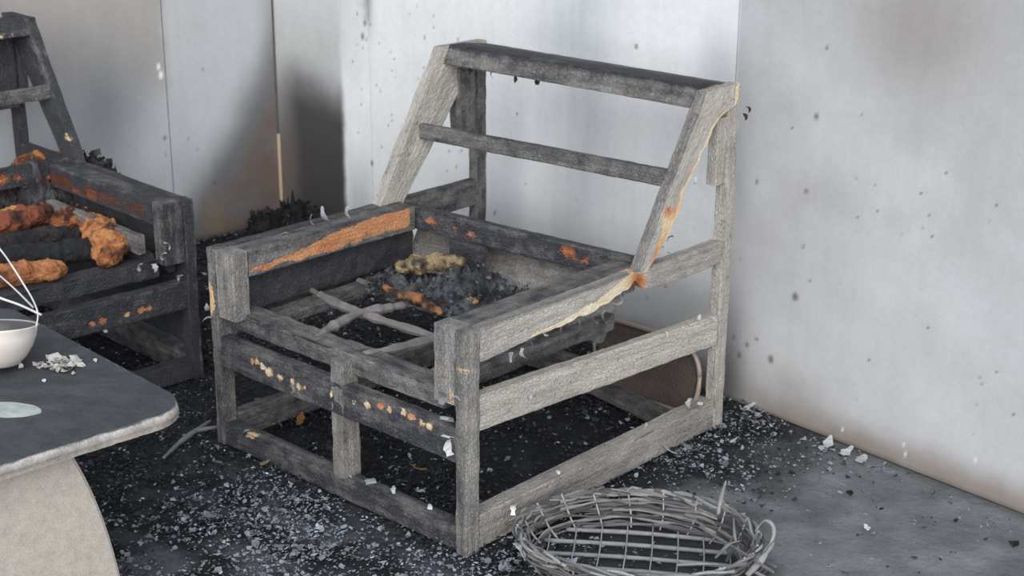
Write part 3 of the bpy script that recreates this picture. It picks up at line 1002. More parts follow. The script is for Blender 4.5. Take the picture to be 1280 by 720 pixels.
    if first:
        # wide pale plank dropped behind the seat, leaning back
        def lean(P, a, b, c):
            P = P.copy()
            P[:, 1] += (P[:, 2] - 0.29) * 0.62
            return P
        bx('lower_back_plank', root, -0.815, -0.13, 0.585, 0.605, 0.285, 0.418, 'x', pale=0.42, warp=lean,
           label='wide grey lower back plank leaning backwards')
        bx('bracket', root, -0.600, -0.490, 0.560, 0.582, 0.392, 0.448, 'x', pale=0.04)
    # ---- seat
    bx('seat_front_rail', root, -0.815, -0.098, 0.030, 0.094, 0.300, 0.346, 'x', pale=p_mid * 0.75, chew=0.014, rough=0.003)
    if first:
        Ts = [[(-0.807, .275, .338), (-0.70, .252, .338), (-0.617, .247, .336), (-0.50, .255, .332), (-0.36, .263, .331), (-0.14, .268, .331)],
              [(-0.526, .060, .342), (-0.550, .12, .343), (-0.578, .235, .342), (-0.566, .30, .338), (-0.548, .42, .333)],
              [(-0.366, .055, .342), (-0.352, .14, .338), (-0.339, .234, .336), (-0.328, .36, .334), (-0.325, .50, .330)],
              [(-0.77, .405, .335), (-0.60, .395, .332), (-0.40, .40, .330), (-0.20, .392, .330), (-0.13, .395, .330)]]
        for T in Ts:
            tube('seat_strut', root, T, [0.008, 0.012, 0.010, 0.012, 0.009], WICKM, (0.17, 0.16, 0.155), 40, 8, 0.35, False)
        bx('seat_slat', root, -0.24, -0.205, 0.09, 0.55, 0.305, 0.322, 'y', pale=0.5)
        # curled, heat-peeled shreds along the right arm and side rail
        k = 0
        for (P, s, w, col) in (((0.004, 0.13, 0.425), 0.035, 0.012, (0.42, 0.43, 0.44)), ((0.004, 0.165, 0.425), 0.045, 0.014, (0.55, 0.56, 0.58)),
                               ((0.004, 0.19, 0.432), 0.03, 0.010, (0.16, 0.15, 0.15)), ((0.004, 0.245, 0.432), 0.03, 0.012, (0.60, 0.60, 0.60)),
                               ((0.004, 0.29, 0.438), 0.04, 0.010, (0.18, 0.16, 0.14)), ((0.004, 0.345, 0.440), 0.03, 0.012, (0.20, 0.17, 0.13)),
                               ((0.004, 0.40, 0.442), 0.045, 0.011, (0.22, 0.20, 0.16)), ((0.004, 0.435, 0.440), 0.055, 0.012, (0.36, 0.37, 0.37)),
                               ((0.004, 0.47, 0.445), 0.04, 0.012, (0.50, 0.50, 0.49)), ((0.004, 0.50, 0.455), 0.03, 0.010, (0.12, 0.11, 0.11)),
                               ((0.004, 0.66, 0.52), 0.03, 0.012, (0.45, 0.46, 0.47)), ((0.004, 0.645, 0.535), 0.035, 0.010, (0.40, 0.41, 0.42)),
                               ((0.004, 0.68, 0.555), 0.03, 0.010, (0.15, 0.14, 0.14)), ((0.004, 0.755, 0.665), 0.035, 0.014, (0.60, 0.62, 0.65)),
                               ((0.004, 0.80, 0.318), 0.03, 0.012, (0.62, 0.62, 0.62)), ((0.004, 0.84, 0.318), 0.035, 0.010, (0.66, 0.66, 0.66)),
                               ((0.004, 0.66, 0.33), 0.03, 0.012, (0.58, 0.58, 0.58)), ((0.004, 0.94, 0.80), 0.03, 0.014, (0.05, 0.05, 0.05)),
                               ((0.006, 0.95, 0.815), 0.03, 0.012, (0.05, 0.045, 0.045)),
                               ((0.0, 0.20, 0.31), 0.022, 0.010, (0.50, 0.52, 0.56)), ((0.0, 0.275, 0.312), 0.022, 0.010, (0.50, 0.52, 0.56)),
                               ((-0.06, -0.006, 0.30), 0.075, 0.034, (0.55, 0.57, 0.60)), ((-0.05, -0.010, 0.265), 0.055, 0.036, (0.95, 1.0, 1.05)), ((-0.07, -0.004, 0.33), 0.05, 0.026, (0.30, 0.31, 0.33)),
                               ((-0.04, -0.006, 0.225), 0.055, 0.032, (0.85, 0.87, 0.90)), ((-0.03, -0.004, 0.36), 0.04, 0.014, (0.42, 0.43, 0.45)),
                               ((-0.835, -0.004, 0.33), 0.04, 0.014, (0.34, 0.35, 0.36)), ((-0.86, 0.0, 0.34), 0.03, 0.014, (0.32, 0.33, 0.34)),
                               ((-0.78, 0.06, 0.345), 0.035, 0.016, (0.50, 0.50, 0.50)), ((-0.55, 0.0, 0.215), 0.04, 0.014, (0.28, 0.29, 0.30)),
                               ((-0.43, 0.03, 0.062), 0.07, 0.036, (0.50, 0.53, 0.57)), ((-0.39, 0.012, 0.06), 0.05, 0.032, (0.95, 0.98, 1.0)), ((-0.33, 0.03, 0.062), 0.06, 0.03, (0.42, 0.44, 0.48)),
                               ((-0.24, 0.02, 0.06), 0.03, 0.014, (0.62, 0.65, 0.68)), ((-0.13, 0.02, 0.06), 0.022, 0.016, (0.72, 0.74, 0.78)),
                               ((-0.02, 0.31, 0.086), 0.022, 0.014, (0.80, 0.80, 0.82)), ((-0.02, 0.63, 0.086), 0.022, 0.014, (0.76, 0.78, 0.80)),
                               ((-0.015, 0.80, 0.085), 0.05, 0.018, (0.55, 0.56, 0.58)), ((-0.02, 0.76, 0.085), 0.05, 0.02, (0.48, 0.49, 0.50)),
                               ((-0.015, 0.85, 0.085), 0.03, 0.016, (0.72, 0.73, 0.75)), ((-0.74, 0.015, 0.06), 0.04, 0.016, (0.42, 0.43, 0.45)),
                               ((-0.79, 0.20, 0.504), 0.05, 0.016, (0.30, 0.31, 0.33)), ((-0.80, 0.335, 0.504), 0.07, 0.030, (0.50, 0.52, 0.56)), ((-0.78, 0.39, 0.504), 0.05, 0.026, (0.60, 0.62, 0.66)),
                               ((-0.80, 0.29, 0.504), 0.045, 0.018, (0.40, 0.41, 0.43))):
            k += 1
            up = -0.7 if P[2] > 0.42 and P[2] < 0.45 else 0.45
            curl('peeling_flake', root, P, s * 0.8, w * 0.75, [q * 0.62 for q in col], 300 + k, up)
        # shreds of webbing left on the top rail's underside
        for x in (-0.76, -0.735, -0.655, -0.575, -0.50, -0.26, -0.13):
            curl('charred_shred', root, (x, 0.775, 0.836), 0.022, 0.014, (0.02, 0.018, 0.017), int(900 - x * 1000), -0.8)
    else:
        for y in (0.20, 0.36, 0.50):
            bx('seat_slat', root, -0.77, -0.13, y, y + 0.045, 0.325, 0.345, 'x', pale=0.1, chew=0.012)
        for x, z in ((-0.095, 0.40), (-0.10, 0.355), (-0.17, 0.34), (-0.05, 0.30), (-0.28, 0.20), (-0.13, 0.35)):
            curl('peeling_flake', root, (x, 0.0, z), 0.035, 0.014, (0.35, 0.37, 0.40), int(500 - x * 1000 + z * 777), 0.4)


main = thing('armchair', 'burnt grey timber armchair frame in the middle with a cream charred right arm edge', 'armchair', (0, 0, 0), 0.0, 'burnt timber armchairs')
armchair(main, True)
LQ = (-1.219, 0.236, 1.5106)
left = thing('armchair', 'blackened timber armchair frame by the left wall with orange scorched cushion pieces on its seat', 'armchair', (LQ[0], LQ[1], 0), LQ[2], 'burnt timber armchairs')
armchair(left, False)

# ================================================================ CUSHION REMAINS
ORANGE, DEEP, BLACK, TEAL = (0.52, 0.20, 0.07), (0.22, 0.055, 0.028), (0.020, 0.020, 0.023), (0.022, 0.032, 0.034)


def chunk(label, pts, rad, fn, cat='cushion', **kw):
    o = lump('cushion_remnant', None, pts, rad, FOAMM, fn, **kw)
    tag(o, label, cat, 'scorched cushion pieces on the left armchair' if pts[0][0] < -1 else 'scorched cushion pieces on the middle armchair')
    return o


Z0 = 0.346
chunk('thick orange foam chunk with a frayed end hanging over the left armchair seat front',
      [(-1.70, 0.170, .372), (-1.56, 0.140, .385), (-1.43, 0.095, .388), (-1.335, 0.045, .380), (-1.285, 0.0, .360)], [0.022, 0.036, 0.046, 0.048, 0.020],
      two_tone((0.20, 0.065, 0.028), (0.50, 0.215, 0.085), 30, 0.18, (0.07, 0.03, 0.022)), n=80, seg=36, amp=0.45, freq=26, squash=0.75, floor_z=Z0)
chunk('orange foam roll with a rounded end along the left armchair seat front',
      [(-1.42, -0.42, .372), (-1.37, -0.30, .374), (-1.335, -0.20, .375), (-1.295, -0.105, .373)], [0.030, 0.032, 0.034, 0.030],
      two_tone((0.26, 0.09, 0.038), (0.46, 0.20, 0.085), 26, 0.15, (0.10, 0.04, 0.025)), amp=0.22, freq=24, squash=0.85, floor_z=Z0)
chunk('reddish brown scorched foam strip lying across the left armchair seat',
      [(-1.74, -0.16, .375), (-1.72, -0.03, .386), (-1.73, 0.06, .388), (-1.73, 0.14, .380)], [0.035, 0.042, 0.042, 0.030],
      two_tone((0.05, 0.022, 0.017), (0.25, 0.08, 0.047), 24, 0.05, (0.025, 0.02, 0.02)), amp=0.35, squash=0.8, floor_z=Z0)
chunk('black charred cushion roll between the orange pieces on the left armchair seat',
      [(-1.52, -0.28, .370), (-1.46, -0.12, .372), (-1.42, -0.01, .372), (-1.38, 0.08, .368)], [0.036, 0.036, 0.034, 0.028],
      two_tone(BLACK, TEAL, 18, 0.0, (0.05, 0.045, 0.045)), amp=0.22, squash=0.8, floor_z=Z0)
chunk('black charred cushion roll behind the reddish strip on the left armchair seat',
      [(-1.62, -0.25, .370), (-1.59, -0.10, .372), (-1.56, 0.02, .372), (-1.52, 0.10, .368)], [0.034, 0.036, 0.036, 0.022],
      two_tone(BLACK, (0.04, 0.032, 0.032), 18, 0.0), amp=0.30, squash=0.8, floor_z=Z0)
heap('charred_cushion', None, -1.89, 0.15, 0.19, 0.15, 0.140, Z0, two_tone((0.025, 0.025, 0.03), (0.085, 0.085, 0.095), 26, 0.0, (0.05, 0.028, 0.028)), 700, 0.012,
     ((0.02, 0.02, 0.024), (0.11, 0.11, 0.12)), 0.2, 'grey-black heap of crumpled charred cushion at the back of the left armchair seat', 'cushion', 'scorched cushion pieces on the left armchair', 0.9, 34)
chunk('bright orange foam lump behind the grey heap on the left armchair',
      [(-2.03, 0.19, .455), (-2.00, 0.235, .470), (-1.97, 0.29, .462), (-1.93, 0.315, .440)], [0.020, 0.032, 0.036, 0.022],
      two_tone((0.12, 0.04, 0.022), (0.50, 0.22, 0.07), 30, -0.05, (0.03, 0.022, 0.02)), amp=0.5, floor_z=Z0)
chunk('yellow-orange scorched foam slab at the left rear of the left armchair seat',
      [(-2.02, -0.10, .392), (-1.99, 0.0, .402), (-1.97, 0.06, .395)], [0.032, 0.036, 0.020],
      two_tone((0.30, 0.08, 0.03), (0.66, 0.34, 0.10), 34, 0.1), amp=0.5, floor_z=Z0)
chunk('small ochre foam crumb in front of the grey heap on the left armchair',
      [(-1.83, 0.02, .385), (-1.80, 0.05, .392), (-1.78, 0.08, .385)], [0.014, 0.022, 0.012],
      two_tone((0.15, 0.06, 0.03), (0.55, 0.30, 0.09), 40, 0.1), amp=0.4, floor_z=Z0)
heap('charred_cushion', None, -1.62, 0.115, 0.07, 0.05, 0.05, 0.375, two_tone((0.06, 0.022, 0.016), (0.34, 0.125, 0.05), 40, -0.1), 120, 0.010,
     ((0.05, 0.02, 0.02), (0.45, 0.18, 0.07)), 0.2, 'crumbly red and orange crumbs at the root of the thick orange chunk', 'cushion', 'scorched cushion pieces on the left armchair', 0.9, 40)
heap('charred_cushion', None, -1.80, 0.315, 0.10, 0.04, 0.07, 0.44, two_tone(BLACK, (0.05, 0.05, 0.055), 30), 220, 0.022,
     ((0.018, 0.018, 0.02), (0.06, 0.06, 0.066)), 0.1, 'jagged black shards heaped against the back upright of the left armchair', 'cushion', 'scorched cushion pieces on the left armchair', 0.9, 34)

# on the middle armchair
heap('charred_cushion', None, -0.40, 0.475, 0.20, 0.115, 0.085, 0.338, two_tone((0.022, 0.024, 0.030), (0.10, 0.105, 0.120), 26, 0.0), 900, 0.011,
     ((0.02, 0.02, 0.025), (0.16, 0.165, 0.18)), 0.15, 'crumpled blue-grey heap of burnt cushion at the back of the middle armchair seat', 'cushion', 'scorched cushion pieces on the middle armchair', 0.95, 34)
heap('charred_cushion', None, -0.62, 0.44, 0.13, 0.09, 0.070, 0.338, two_tone((0.022, 0.024, 0.028), (0.11, 0.115, 0.125), 26, 0.0), 700, 0.011,
     ((0.02, 0.02, 0.025), (0.15, 0.155, 0.165)), 0.0, 'dark crumpled burnt cushion below the orange armrest of the middle armchair', 'cushion', 'scorched cushion pieces on the middle armchair', 0.95, 34)
chunk('ochre crinkled scrap of cushion on top of the burnt heap in the middle armchair',
      [(-0.635, 0.405, .405), (-0.585, 0.435, .415), (-0.53, 0.475, .425), (-0.49, 0.515, .425)], [0.016, 0.026, 0.026, 0.020],
      two_tone((0.035, 0.028, 0.024), (0.34, 0.255, 0.145), 40, 0.0, (0.05, 0.045, 0.042)), n=36, seg=22, amp=0.75, freq=46, squash=0.8)
chunk('thin orange-brown scrap at the front of the burnt heap in the middle armchair',
      [(-0.625, 0.345, .375), (-0.56, 0.345, .366), (-0.50, 0.355, .366), (-0.455, 0.35, .358), (-0.41, 0.345, .352)], [0.008, 0.010, 0.016, 0.012, 0.008],
      two_tone((0.035, 0.022, 0.018), (0.34, 0.15, 0.065), 40, -0.08, (0.03, 0.03, 0.033)), amp=0.6, freq=46)
chunk('small round orange crumb on the burnt heap in the middle armchair',
      [(-0.385, 0.40, .372), (-0.375, 0.41, .378), (-0.365, 0.42, .374)], [0.006, 0.010, 0.006],
      two_tone((0.30, 0.15, 0.06), (0.55, 0.30, 0.12), 60, 0.2), amp=0.3)
chunk('flat reddish crumb beside the right arm of the middle armchair',
      [(-0.30, 0.41, .362), (-0.27, 0.425, .366), (-0.235, 0.43, .362)], [0.006, 0.011, 0.006],
      two_tone((0.20, 0.07, 0.04), (0.45, 0.17, 0.09), 60, 0.2), amp=0.5)

# ================================================================ TABLE
TR = -0.07
table = thing('side_table', 'low table with a sooty rounded top on a pale speckled pedestal at the left foreground', 'table', (-0.68, -0.74, 0), TR)


def table_top():
    x0, x1, y0, y1, r = -0.40, 0.405, -0.31, 0.300, 0.085
    pts = []
    for cx, cy, a0 in ((x1 - r, y1 - r, 0), (x0 + r, y1 - r, PI / 2), (x0 + r, y0 + r, PI), (x1 - r, y0 + r, 1.5 * PI)):
        for k in range(13):
            a = a0 + k * PI / 24
            pts.append((cx + r * math.cos(a), cy + r * math.sin(a)))
    # resample outline
    P = np.array(pts + pts[:1])
    d = np.r_[0, np.cumsum(np.linalg.norm(np.diff(P, axis=0), axis=1))]
    n = 520
    t = np.linspace(0, d[-1], n, endpoint=False)
    O = np.stack([np.interp(t, d, P[:, 0]), np.interp(t, d, P[:, 1])], -1)
    cen = O.mean(0)
    V, C = [], []
    black = np.array([0.056, 0.058, 0.065])
    pale = np.array([0.46, 0.42, 0.37])

    def ring(scale, z, inset, jit, colr, sd):
        q = cen + (O - cen) * scale
        dirn = (cen - O) / np.linalg.norm(cen - O, axis=1)[:, None]
        q3 = np.c_[q, np.full(n, z)]
        ns = fbm(q3, 45, sd, 3)
        q = q + dirn * (inset + jit * (ns * 0.5 + 0.5))[:, None]
        zz = z + jit * 0.5 * fbm(q3, 60, sd + 5, 3)
        V.append(np.c_[q, zz])
        C.append(np.array(colr)[None] * (1 + 0.35 * ns)[:, None])
    for sc in (0.05, 0.3, 0.55, 0.75, 0.88, 0.95):
        ring(sc, 0.42, 0, 0.0006, black, 1)
    ring(0.985, 0.42, 0, 0.0008, black, 1)
    ring(1.0, 0.4190, 0.003, 0.009, black * 2.6, 2)
    ring(1.0, 0.415, 0.002, 0.010, (0.42, 0.40, 0.375), 3)
    ring(1.0, 0.404, 0.000, 0.004, (0.24, 0.215, 0.195), 4)
    ring(1.0, 0.392, 0.002, 0.003, pale * 0.75, 5)
    ring(0.95, 0.390, 0.0, 0.001, pale, 6)
    ring(0.05, 0.390, 0.0, 0.001, pale, 6)
    m = len(V)
    V = np.vstack(V)
    C = np.vstack(C)
    F = []
    for i in range(m - 1):
        for j in range(n):
            k = (j + 1) % n
            F.append([i * n + j, (i + 1) * n + j, (i + 1) * n + k, i * n + k])
    F.append(list(range(n)))
    F.append([(m - 1) * n + j for j in range(n)][::-1])
    # clean oval left where something stood
    return link('table_top', make_mesh('table_top', V, F, False, cols=C), TOPM, table)


table_top()


def pedestal(xa, xb):
    zs = np.linspace(0.0, 0.389, 26)
    half = np.polyval(np.polyfit([0, 0.076, 0.169, 0.28, 0.389], [0.160, 0.152, 0.135, 0.108, 0.064], 3), zs)
    V, F = [], []
    n = len(zs)
    for x in (xa, xb):
        for sgn in (-1, 1):
            for z, h in zip(zs, half):
                V.append((x, sgn * h, z))
    A, B, C_, D_2 = 0, n, 2 * n, 3 * n
    for i in range(n - 1):
        F.append([A + i, A + i + 1, B + i + 1, B + i])
        F.append([C_ + i, D_2 + i, D_2 + i + 1, C_ + i + 1])
        F.append([A + i, C_ + i, C_ + i + 1, A + i + 1])
        F.append([B + i, B + i + 1, D_2 + i + 1, D_2 + i])
    F.append([A, B, D_2, C_])
    F.append([A + n - 1, C_ + n - 1, D_2 + n - 1, B + n - 1])
    V = np.array(V)
    c = np.array([0.43, 0.385, 0.345])[None] * np.ones((len(V), 1))
    me = make_mesh('pedestal', V, F, cols=c)
    bm = bmesh.new()
    bm.from_mesh(me)
    bmesh.ops.recalc_face_normals(bm, faces=bm.faces)
    bmesh.ops.bevel(bm, geom=[e for e in bm.edges if e.is_boundary or e.calc_face_angle(0) > 1.0], offset=0.006, segments=2, affect='EDGES')
    bm.to_mesh(me)
    bm.free()
    return link('pedestal', me, STONEM, table)


pedestal(0.17, 0.335)
pedestal(-0.335, -0.17)


def puddle(name, cx, cy, rx, ry, z, h, rot, col, label, cat, ragged=0.15, holes=False):
    _bs[0] += 1
    sd = _bs[0] * 7
    n, m = 56, 9
    V, C, F = [], [], []
    for i in range(m):
        t = i / (m - 1)
        for j in range(n):
            a = 2 * PI * j / n
            k = 1 + ragged * float(vnoise(np.array([[math.cos(a) * 2.2, math.sin(a) * 2.2, sd]]), 1.6, sd)[0])
            x, y = rx * t * k * math.cos(a), ry * t * k * math.sin(a)
            zz = h * (1 - t ** 3)
            V.append((cx + x * math.cos(rot) - y * math.sin(rot), cy + x * math.sin(rot) + y * math.cos(rot), z + zz))
    V = np.array(V)
    V[:, 2] += h * 0.4 * fbm(V, 70, sd, 3) * (V[:, 2] > z + h * 0.1)
    cc = np.array(col)[None] * (1 + 0.35 * fbm(V, 60, sd + 3, 3))[:, None]
    for i in range(m - 1):
        for j in range(n):
            k = (j + 1) % n
            F.append([i * n + j, (i + 1) * n + j, (i + 1) * n + k, i * n + k])
    o = link(name, make_mesh(name, V, F, True, cols=cc), ASHM)
    return tag(o, label, cat)


puddle('melted_residue', -0.497, -0.728, 0.070, 0.036, 0.4206, 0.0016, 0.55, (0.36, 0.38, 0.36), 'pale oval patch of melted residue near the front of the table top', 'residue', 0.05)
# crumbs of plaster on the table
rp = np.random.default_rng(5)
nC = 60
C_ = np.c_[rp.normal(-0.612, 0.022, nC), rp.normal(-0.537, 0.020, nC), np.full(nC, 0.4215)]
a_ = rp.uniform(0, 1, nC)[:, None]
FV, FF, FC = flakes_arrays(C_, rp.uniform(0.010, 0.026, nC), 0.8, 0.4212, np.array([0.20, 0.19, 0.18]) * (1 - a_) + np.array([0.58, 0.56, 0.53]) * a_)
o = link('plaster_crumbs', make_mesh('plaster_crumbs', FV, FF, cols=FC), ASHM)
tag(o, 'small scatter of whitish plaster crumbs in the middle of the table top', 'debris', None, 'stuff')
for i, (x, y, s, lab) in enumerate(((-0.59, -0.47, 0.018, 'tiny white flake lying beyond the crumbs near the back edge of the table'),
                                    (-0.66, -0.60, 0.014, 'tiny grey flake between the bowl and the crumbs on the table'),
                                    (-0.57, -0.60, 0.012, 'tiny pale flake in front of the crumbs on the table'))):
    tag(curl('ash_flake', None, (x, y, 0.4235), s, s * 0.7, (0.45, 0.45, 0.46), 40 + i, 0.1), lab, 'flake', 'small flakes on the table top')

# ---------------------------------------------------------------- bowl with a wire handle
bowl = thing('bowl', 'white smoke-stained bowl with bent wire handles at the left edge of the table', 'bowl', (-0.691, -0.643, 0.4322))


def bowl_mesh():
    prof = [(0.0, 0.001), (0.045, 0.000), (0.052, 0.003), (0.066, 0.018), (0.078, 0.038), (0.086, 0.060), (0.0885, 0.076), (0.0905, 0.079), (0.0890, 0.081),
            (0.0855, 0.078), (0.083, 0.060), (0.074, 0.038), (0.062, 0.019), (0.046, 0.006), (0.0, 0.005)]
    n = 56
    V, C, F = [], [], []
    for i, (r, z) in enumerate(prof):
        for j in range(n):
            a = 2 * PI * j / n
            V.append((r * math.cos(a), r * math.sin(a), z))
            inner = i >= 9
            C.append((0.06, 0.058, 0.06) if inner else (0.62, 0.57, 0.53) if z < 0.05 else (0.72, 0.67, 0.63))
    for i in range(len(prof) - 1):
        for j in range(n):
            k = (j + 1) % n
            F.append([i * n + j, i * n + k, (i + 1) * n + k, (i + 1) * n + j])
    V = np.array(V)
    V[:, 2] += 0.0015 * fbm(V, 14, 71, 2) * (V[:, 2] > 0.02)
    C = np.array(C) * (1 - 0.25 * sst(fbm(V, 12, 72, 3), 0.1, 0.6))[:, None]
    return make_mesh('bowl_body', V, F, True, cols=C)


b_ = link('bowl_body', bowl_mesh(), PLASM, bowl)
TILT = Matrix.Rotation(math.radians(-12), 3, Vector((0.7392, 0.6734, 0))).to_euler()   # tipped back on crumbs of debris
b_.rotation_euler = TILT
WIRE = (0.62, 0.61, 0.60)
# bail hinged at the right-hand rim, with a bent second wire
fill = heap('dark_fill', bowl, 0, 0, 0.068, 0.068, 0.012, 0.050, two_tone((0.012, 0.012, 0.013), (0.035, 0.035, 0.037), 40), 60, 0.008, ((0.03, 0.03, 0.03), (0.2, 0.2, 0.2)))  # added dark mound so the bowl's interior stays black instead of lit
fill.rotation_euler = TILT
tube('wire_handle', bowl, [(-0.065, -0.05, 0.045), (-0.080, -0.050, 0.16), (-0.052, -0.022, 0.262), (-0.0104, 0.013, 0.2795), (0.0151, 0.0361, 0.2357), (0.0299, 0.0495, 0.2013), (0.0444, 0.0627, 0.1617), (0.0541, 0.0715, 0.1334),
                           (0.0592, 0.0761, 0.1066), (0.0565, 0.0737, 0.0846), (0.0516, 0.0692, 0.0659)], 0.0019, PLASM, WIRE, 70, 6)
tube('wire_handle', bowl, [(-0.09, -0.06, 0.175), (-0.0261, -0.0012, 0.156), (0.0075, 0.0292, 0.1363), (0.0356, 0.0548, 0.1215), (0.0647, 0.0811, 0.1016)], 0.0026, PLASM, WIRE, 30, 6)
tube('wire_handle', bowl, [(-0.075, -0.045, 0.24), (-0.0156, 0.0083, 0.2141), (0.0109, 0.0323, 0.1813), (0.032, 0.0515, 0.1516), (0.054, 0.0715, 0.1166)], [0.0014, 0.0014, 0.0018, 0.0022], PLASM, (0.45, 0.45, 0.45), 26, 6)

# ================================================================ BASKET
basket = thing('basket', 'burnt oval wicker basket lying open on the floor beside the middle armchair', 'basket', (0.275, 0.222, 0), 0.60)
BA, BB = 0.250, 0.185
rb = np.random.default_rng(11)
GREYS = [(0.17, 0.168, 0.168), (0.11, 0.11, 0.113), (0.25, 0.248, 0.246), (0.065, 0.065, 0.067)]
for k in range(16):
    lvl = k / 15
    z = 0.010 + 0.062 * lvl
    sc = 0.86 + 0.14 * lvl
    a0 = rb.uniform(0, 2 * PI)
    span = rb.uniform(4.2, 6.4) if k > 3 else 6.2
    pts = []
    for t in np.linspace(0, span, 30):
        a = a0 + t
        w = 1 + 0.022 * math.sin(3 * a + k) + rb.normal(0, 0.017)
        pts.append((BA * sc * w * math.cos(a), BB * sc * w * math.sin(a), max(0.006, z + 0.006 * math.sin(2 * a + 1.7 * k) + rb.normal(0, 0.0025))))
    tube('wicker_strand', basket, pts, rb.uniform(0.0020, 0.0036), WICKM, GREYS[k % 4], 130, 5, 0.6, False)
# twisted rim
for k in range(5):
    pts = []
    for t in np.linspace(0, 2 * PI * 0.97, 44):
        a = t + k * 1.3
        tw = 0.006 * math.sin(9 * t + k * 1.26)
        tz = 0.006 * math.cos(9 * t + k * 1.26)
        pts.append(((BA + tw + rb.normal(0, 0.002)) * math.cos(a), (BB + tw) * math.sin(a), 0.074 + tz + 0.004 * math.sin(2 * a)))
    tube('rim_strand', basket, pts, 0.0036, WICKM, GREYS[(k + 2) % 4], 130, 5, 0.35, False)
# stakes and wire grid of the base
for k in range(20):
    a = 2 * PI * k / 20 + 0.1
    tube('stake', basket, [(BA * 0.80 * math.cos(a), BB * 0.80 * math.sin(a), 0.006), (BA * 0.90 * math.cos(a), BB * 0.90 * math.sin(a), 0.030),
                           (BA * 1.0 * math.cos(a + 0.03), BB * 1.0 * math.sin(a + 0.03), 0.078 + rb.uniform(0, 0.008))], 0.0022, WICKM, (0.34, 0.33, 0.33), 12, 5)
for y in (-0.11, -0.055, 0.0, 0.055, 0.11):
    xx = BA * 0.84 * math.sqrt(1 - (y / (BB * 0.9)) ** 2)
    tube('base_bar', basket, [(-xx, y, 0.010), (0, y + 0.003, 0.012), (xx, y, 0.010)], 0.0050, WICKM, (0.26, 0.26, 0.27), 16, 6, 0.2)
for x in np.linspace(-0.19, 0.19, 8):
    yy = BB * 0.84 * math.sqrt(1 - (x / (BA * 0.9)) ** 2)
    tube('base_wire', basket, [(x, -yy, 0.015), (x + 0.004, 0, 0.017), (x, yy, 0.015)], 0.0016, WICKM, (0.36, 0.36, 0.37), 12, 5)
# loose twigs of the right-hand end
for k in range(34):
    a = rb.normal(0.0, 0.55)
    r0 = rb.uniform(0.75, 1.05)
    c = np.array([BA * r0 * math.cos(a), BB * r0 * math.sin(a), rb.uniform(0.012, 0.072)])
    d = np.array([-math.sin(a) * BA, math.cos(a) * BB, 0])
    d /= np.linalg.norm(d)
    d = d + rb.normal(0, 0.45, 3) * np.array([1, 1, 0.35])
    l_ = rb.uniform(0.05, 0.14)
    e = c + d * l_ * 0.5
    s_ = c - d * l_ * 0.5
    s_[2] = max(s_[2], 0.006)
    e[2] = max(e[2], 0.006)
    mid = (s_ + e) / 2 + rb.normal(0, 0.006, 3) * np.array([1, 1, 0.4])
    tube('twig', basket, [s_, mid, e], [0.0032, 0.0036, 0.002], WICKM, GREYS[k % 4], 10, 5, 0.3, False)
for k in range(30):
    a = rb.uniform(0.9, 5.4)
    c = np.array([BA * 0.97 * math.cos(a), BB * 0.97 * math.sin(a), rb.uniform(0.02, 0.084)])
    d = np.array([-math.sin(a) * BA, math.cos(a) * BB, 0])
    d /= np.linalg.norm(d)
    d = d + rb.normal(0, 0.22, 3) * np.array([1, 1, 0.5])
    l_ = rb.uniform(0.04, 0.10)
    tube('twig', basket, [c - d * l_ * 0.5, c + rb.normal(0, 0.004, 3), c + d * l_ * 0.5], [0.0026, 0.003, 0.0016], WICKM, GREYS[(k + 1) % 4], 8, 5, 0.3, False)
tube('broken_stake', basket, [(0.165, 0.130, 0.06), (0.170, 0.134, 0.10), (0.178, 0.137, 0.138)], [0.005, 0.005, 0.0015], WICKM, (0.26, 0.26, 0.25), 10, 6, 0.3)
tube('handle_stub', basket, [(0.225, -0.06, 0.045), (0.258, -0.03, 0.065), (0.276, -0.005, 0.085), (0.275, 0.010, 0.105), (0.258, 0.016, 0.112), (0.240, 0.010, 0.09)],
     [0.005, 0.004, 0.006, 0.005, 0.003, 0.001], WICKM, (0.24, 0.24, 0.245), 40, 6, 0.8)
tube('handle_stub', basket, [(0.225, -0.085, 0.04), (0.250, -0.058, 0.058), (0.268, -0.03, 0.07), (0.278, -0.015, 0.08)],
     [0.006, 0.007, 0.006, 0.003], WICKM, (0.26, 0.26, 0.265), 20, 7, 0.45)
curl('peeling_flake', basket, (-0.262, 0.02, 0.082), 0.04, 0.014, (0.62, 0.62, 0.62), 71, 0.9)
curl('peeling_flake', basket, (-0.25, -0.04, 0.05), 0.06, 0.014, (0.50, 0.50, 0.50), 72, 0.5)
curl('peeling_flake', basket, (-0.12, -0.045, 0.022), 0.06, 0.03, (0.36, 0.42, 0.50), 73, 0.1)

# ================================================================ UNDER THE CHAIR
tray = thing('tray', 'brown scorched tray with a pale rounded rim under the back of the middle armchair', 'tray', (-0.205, 0.862, 0.012))


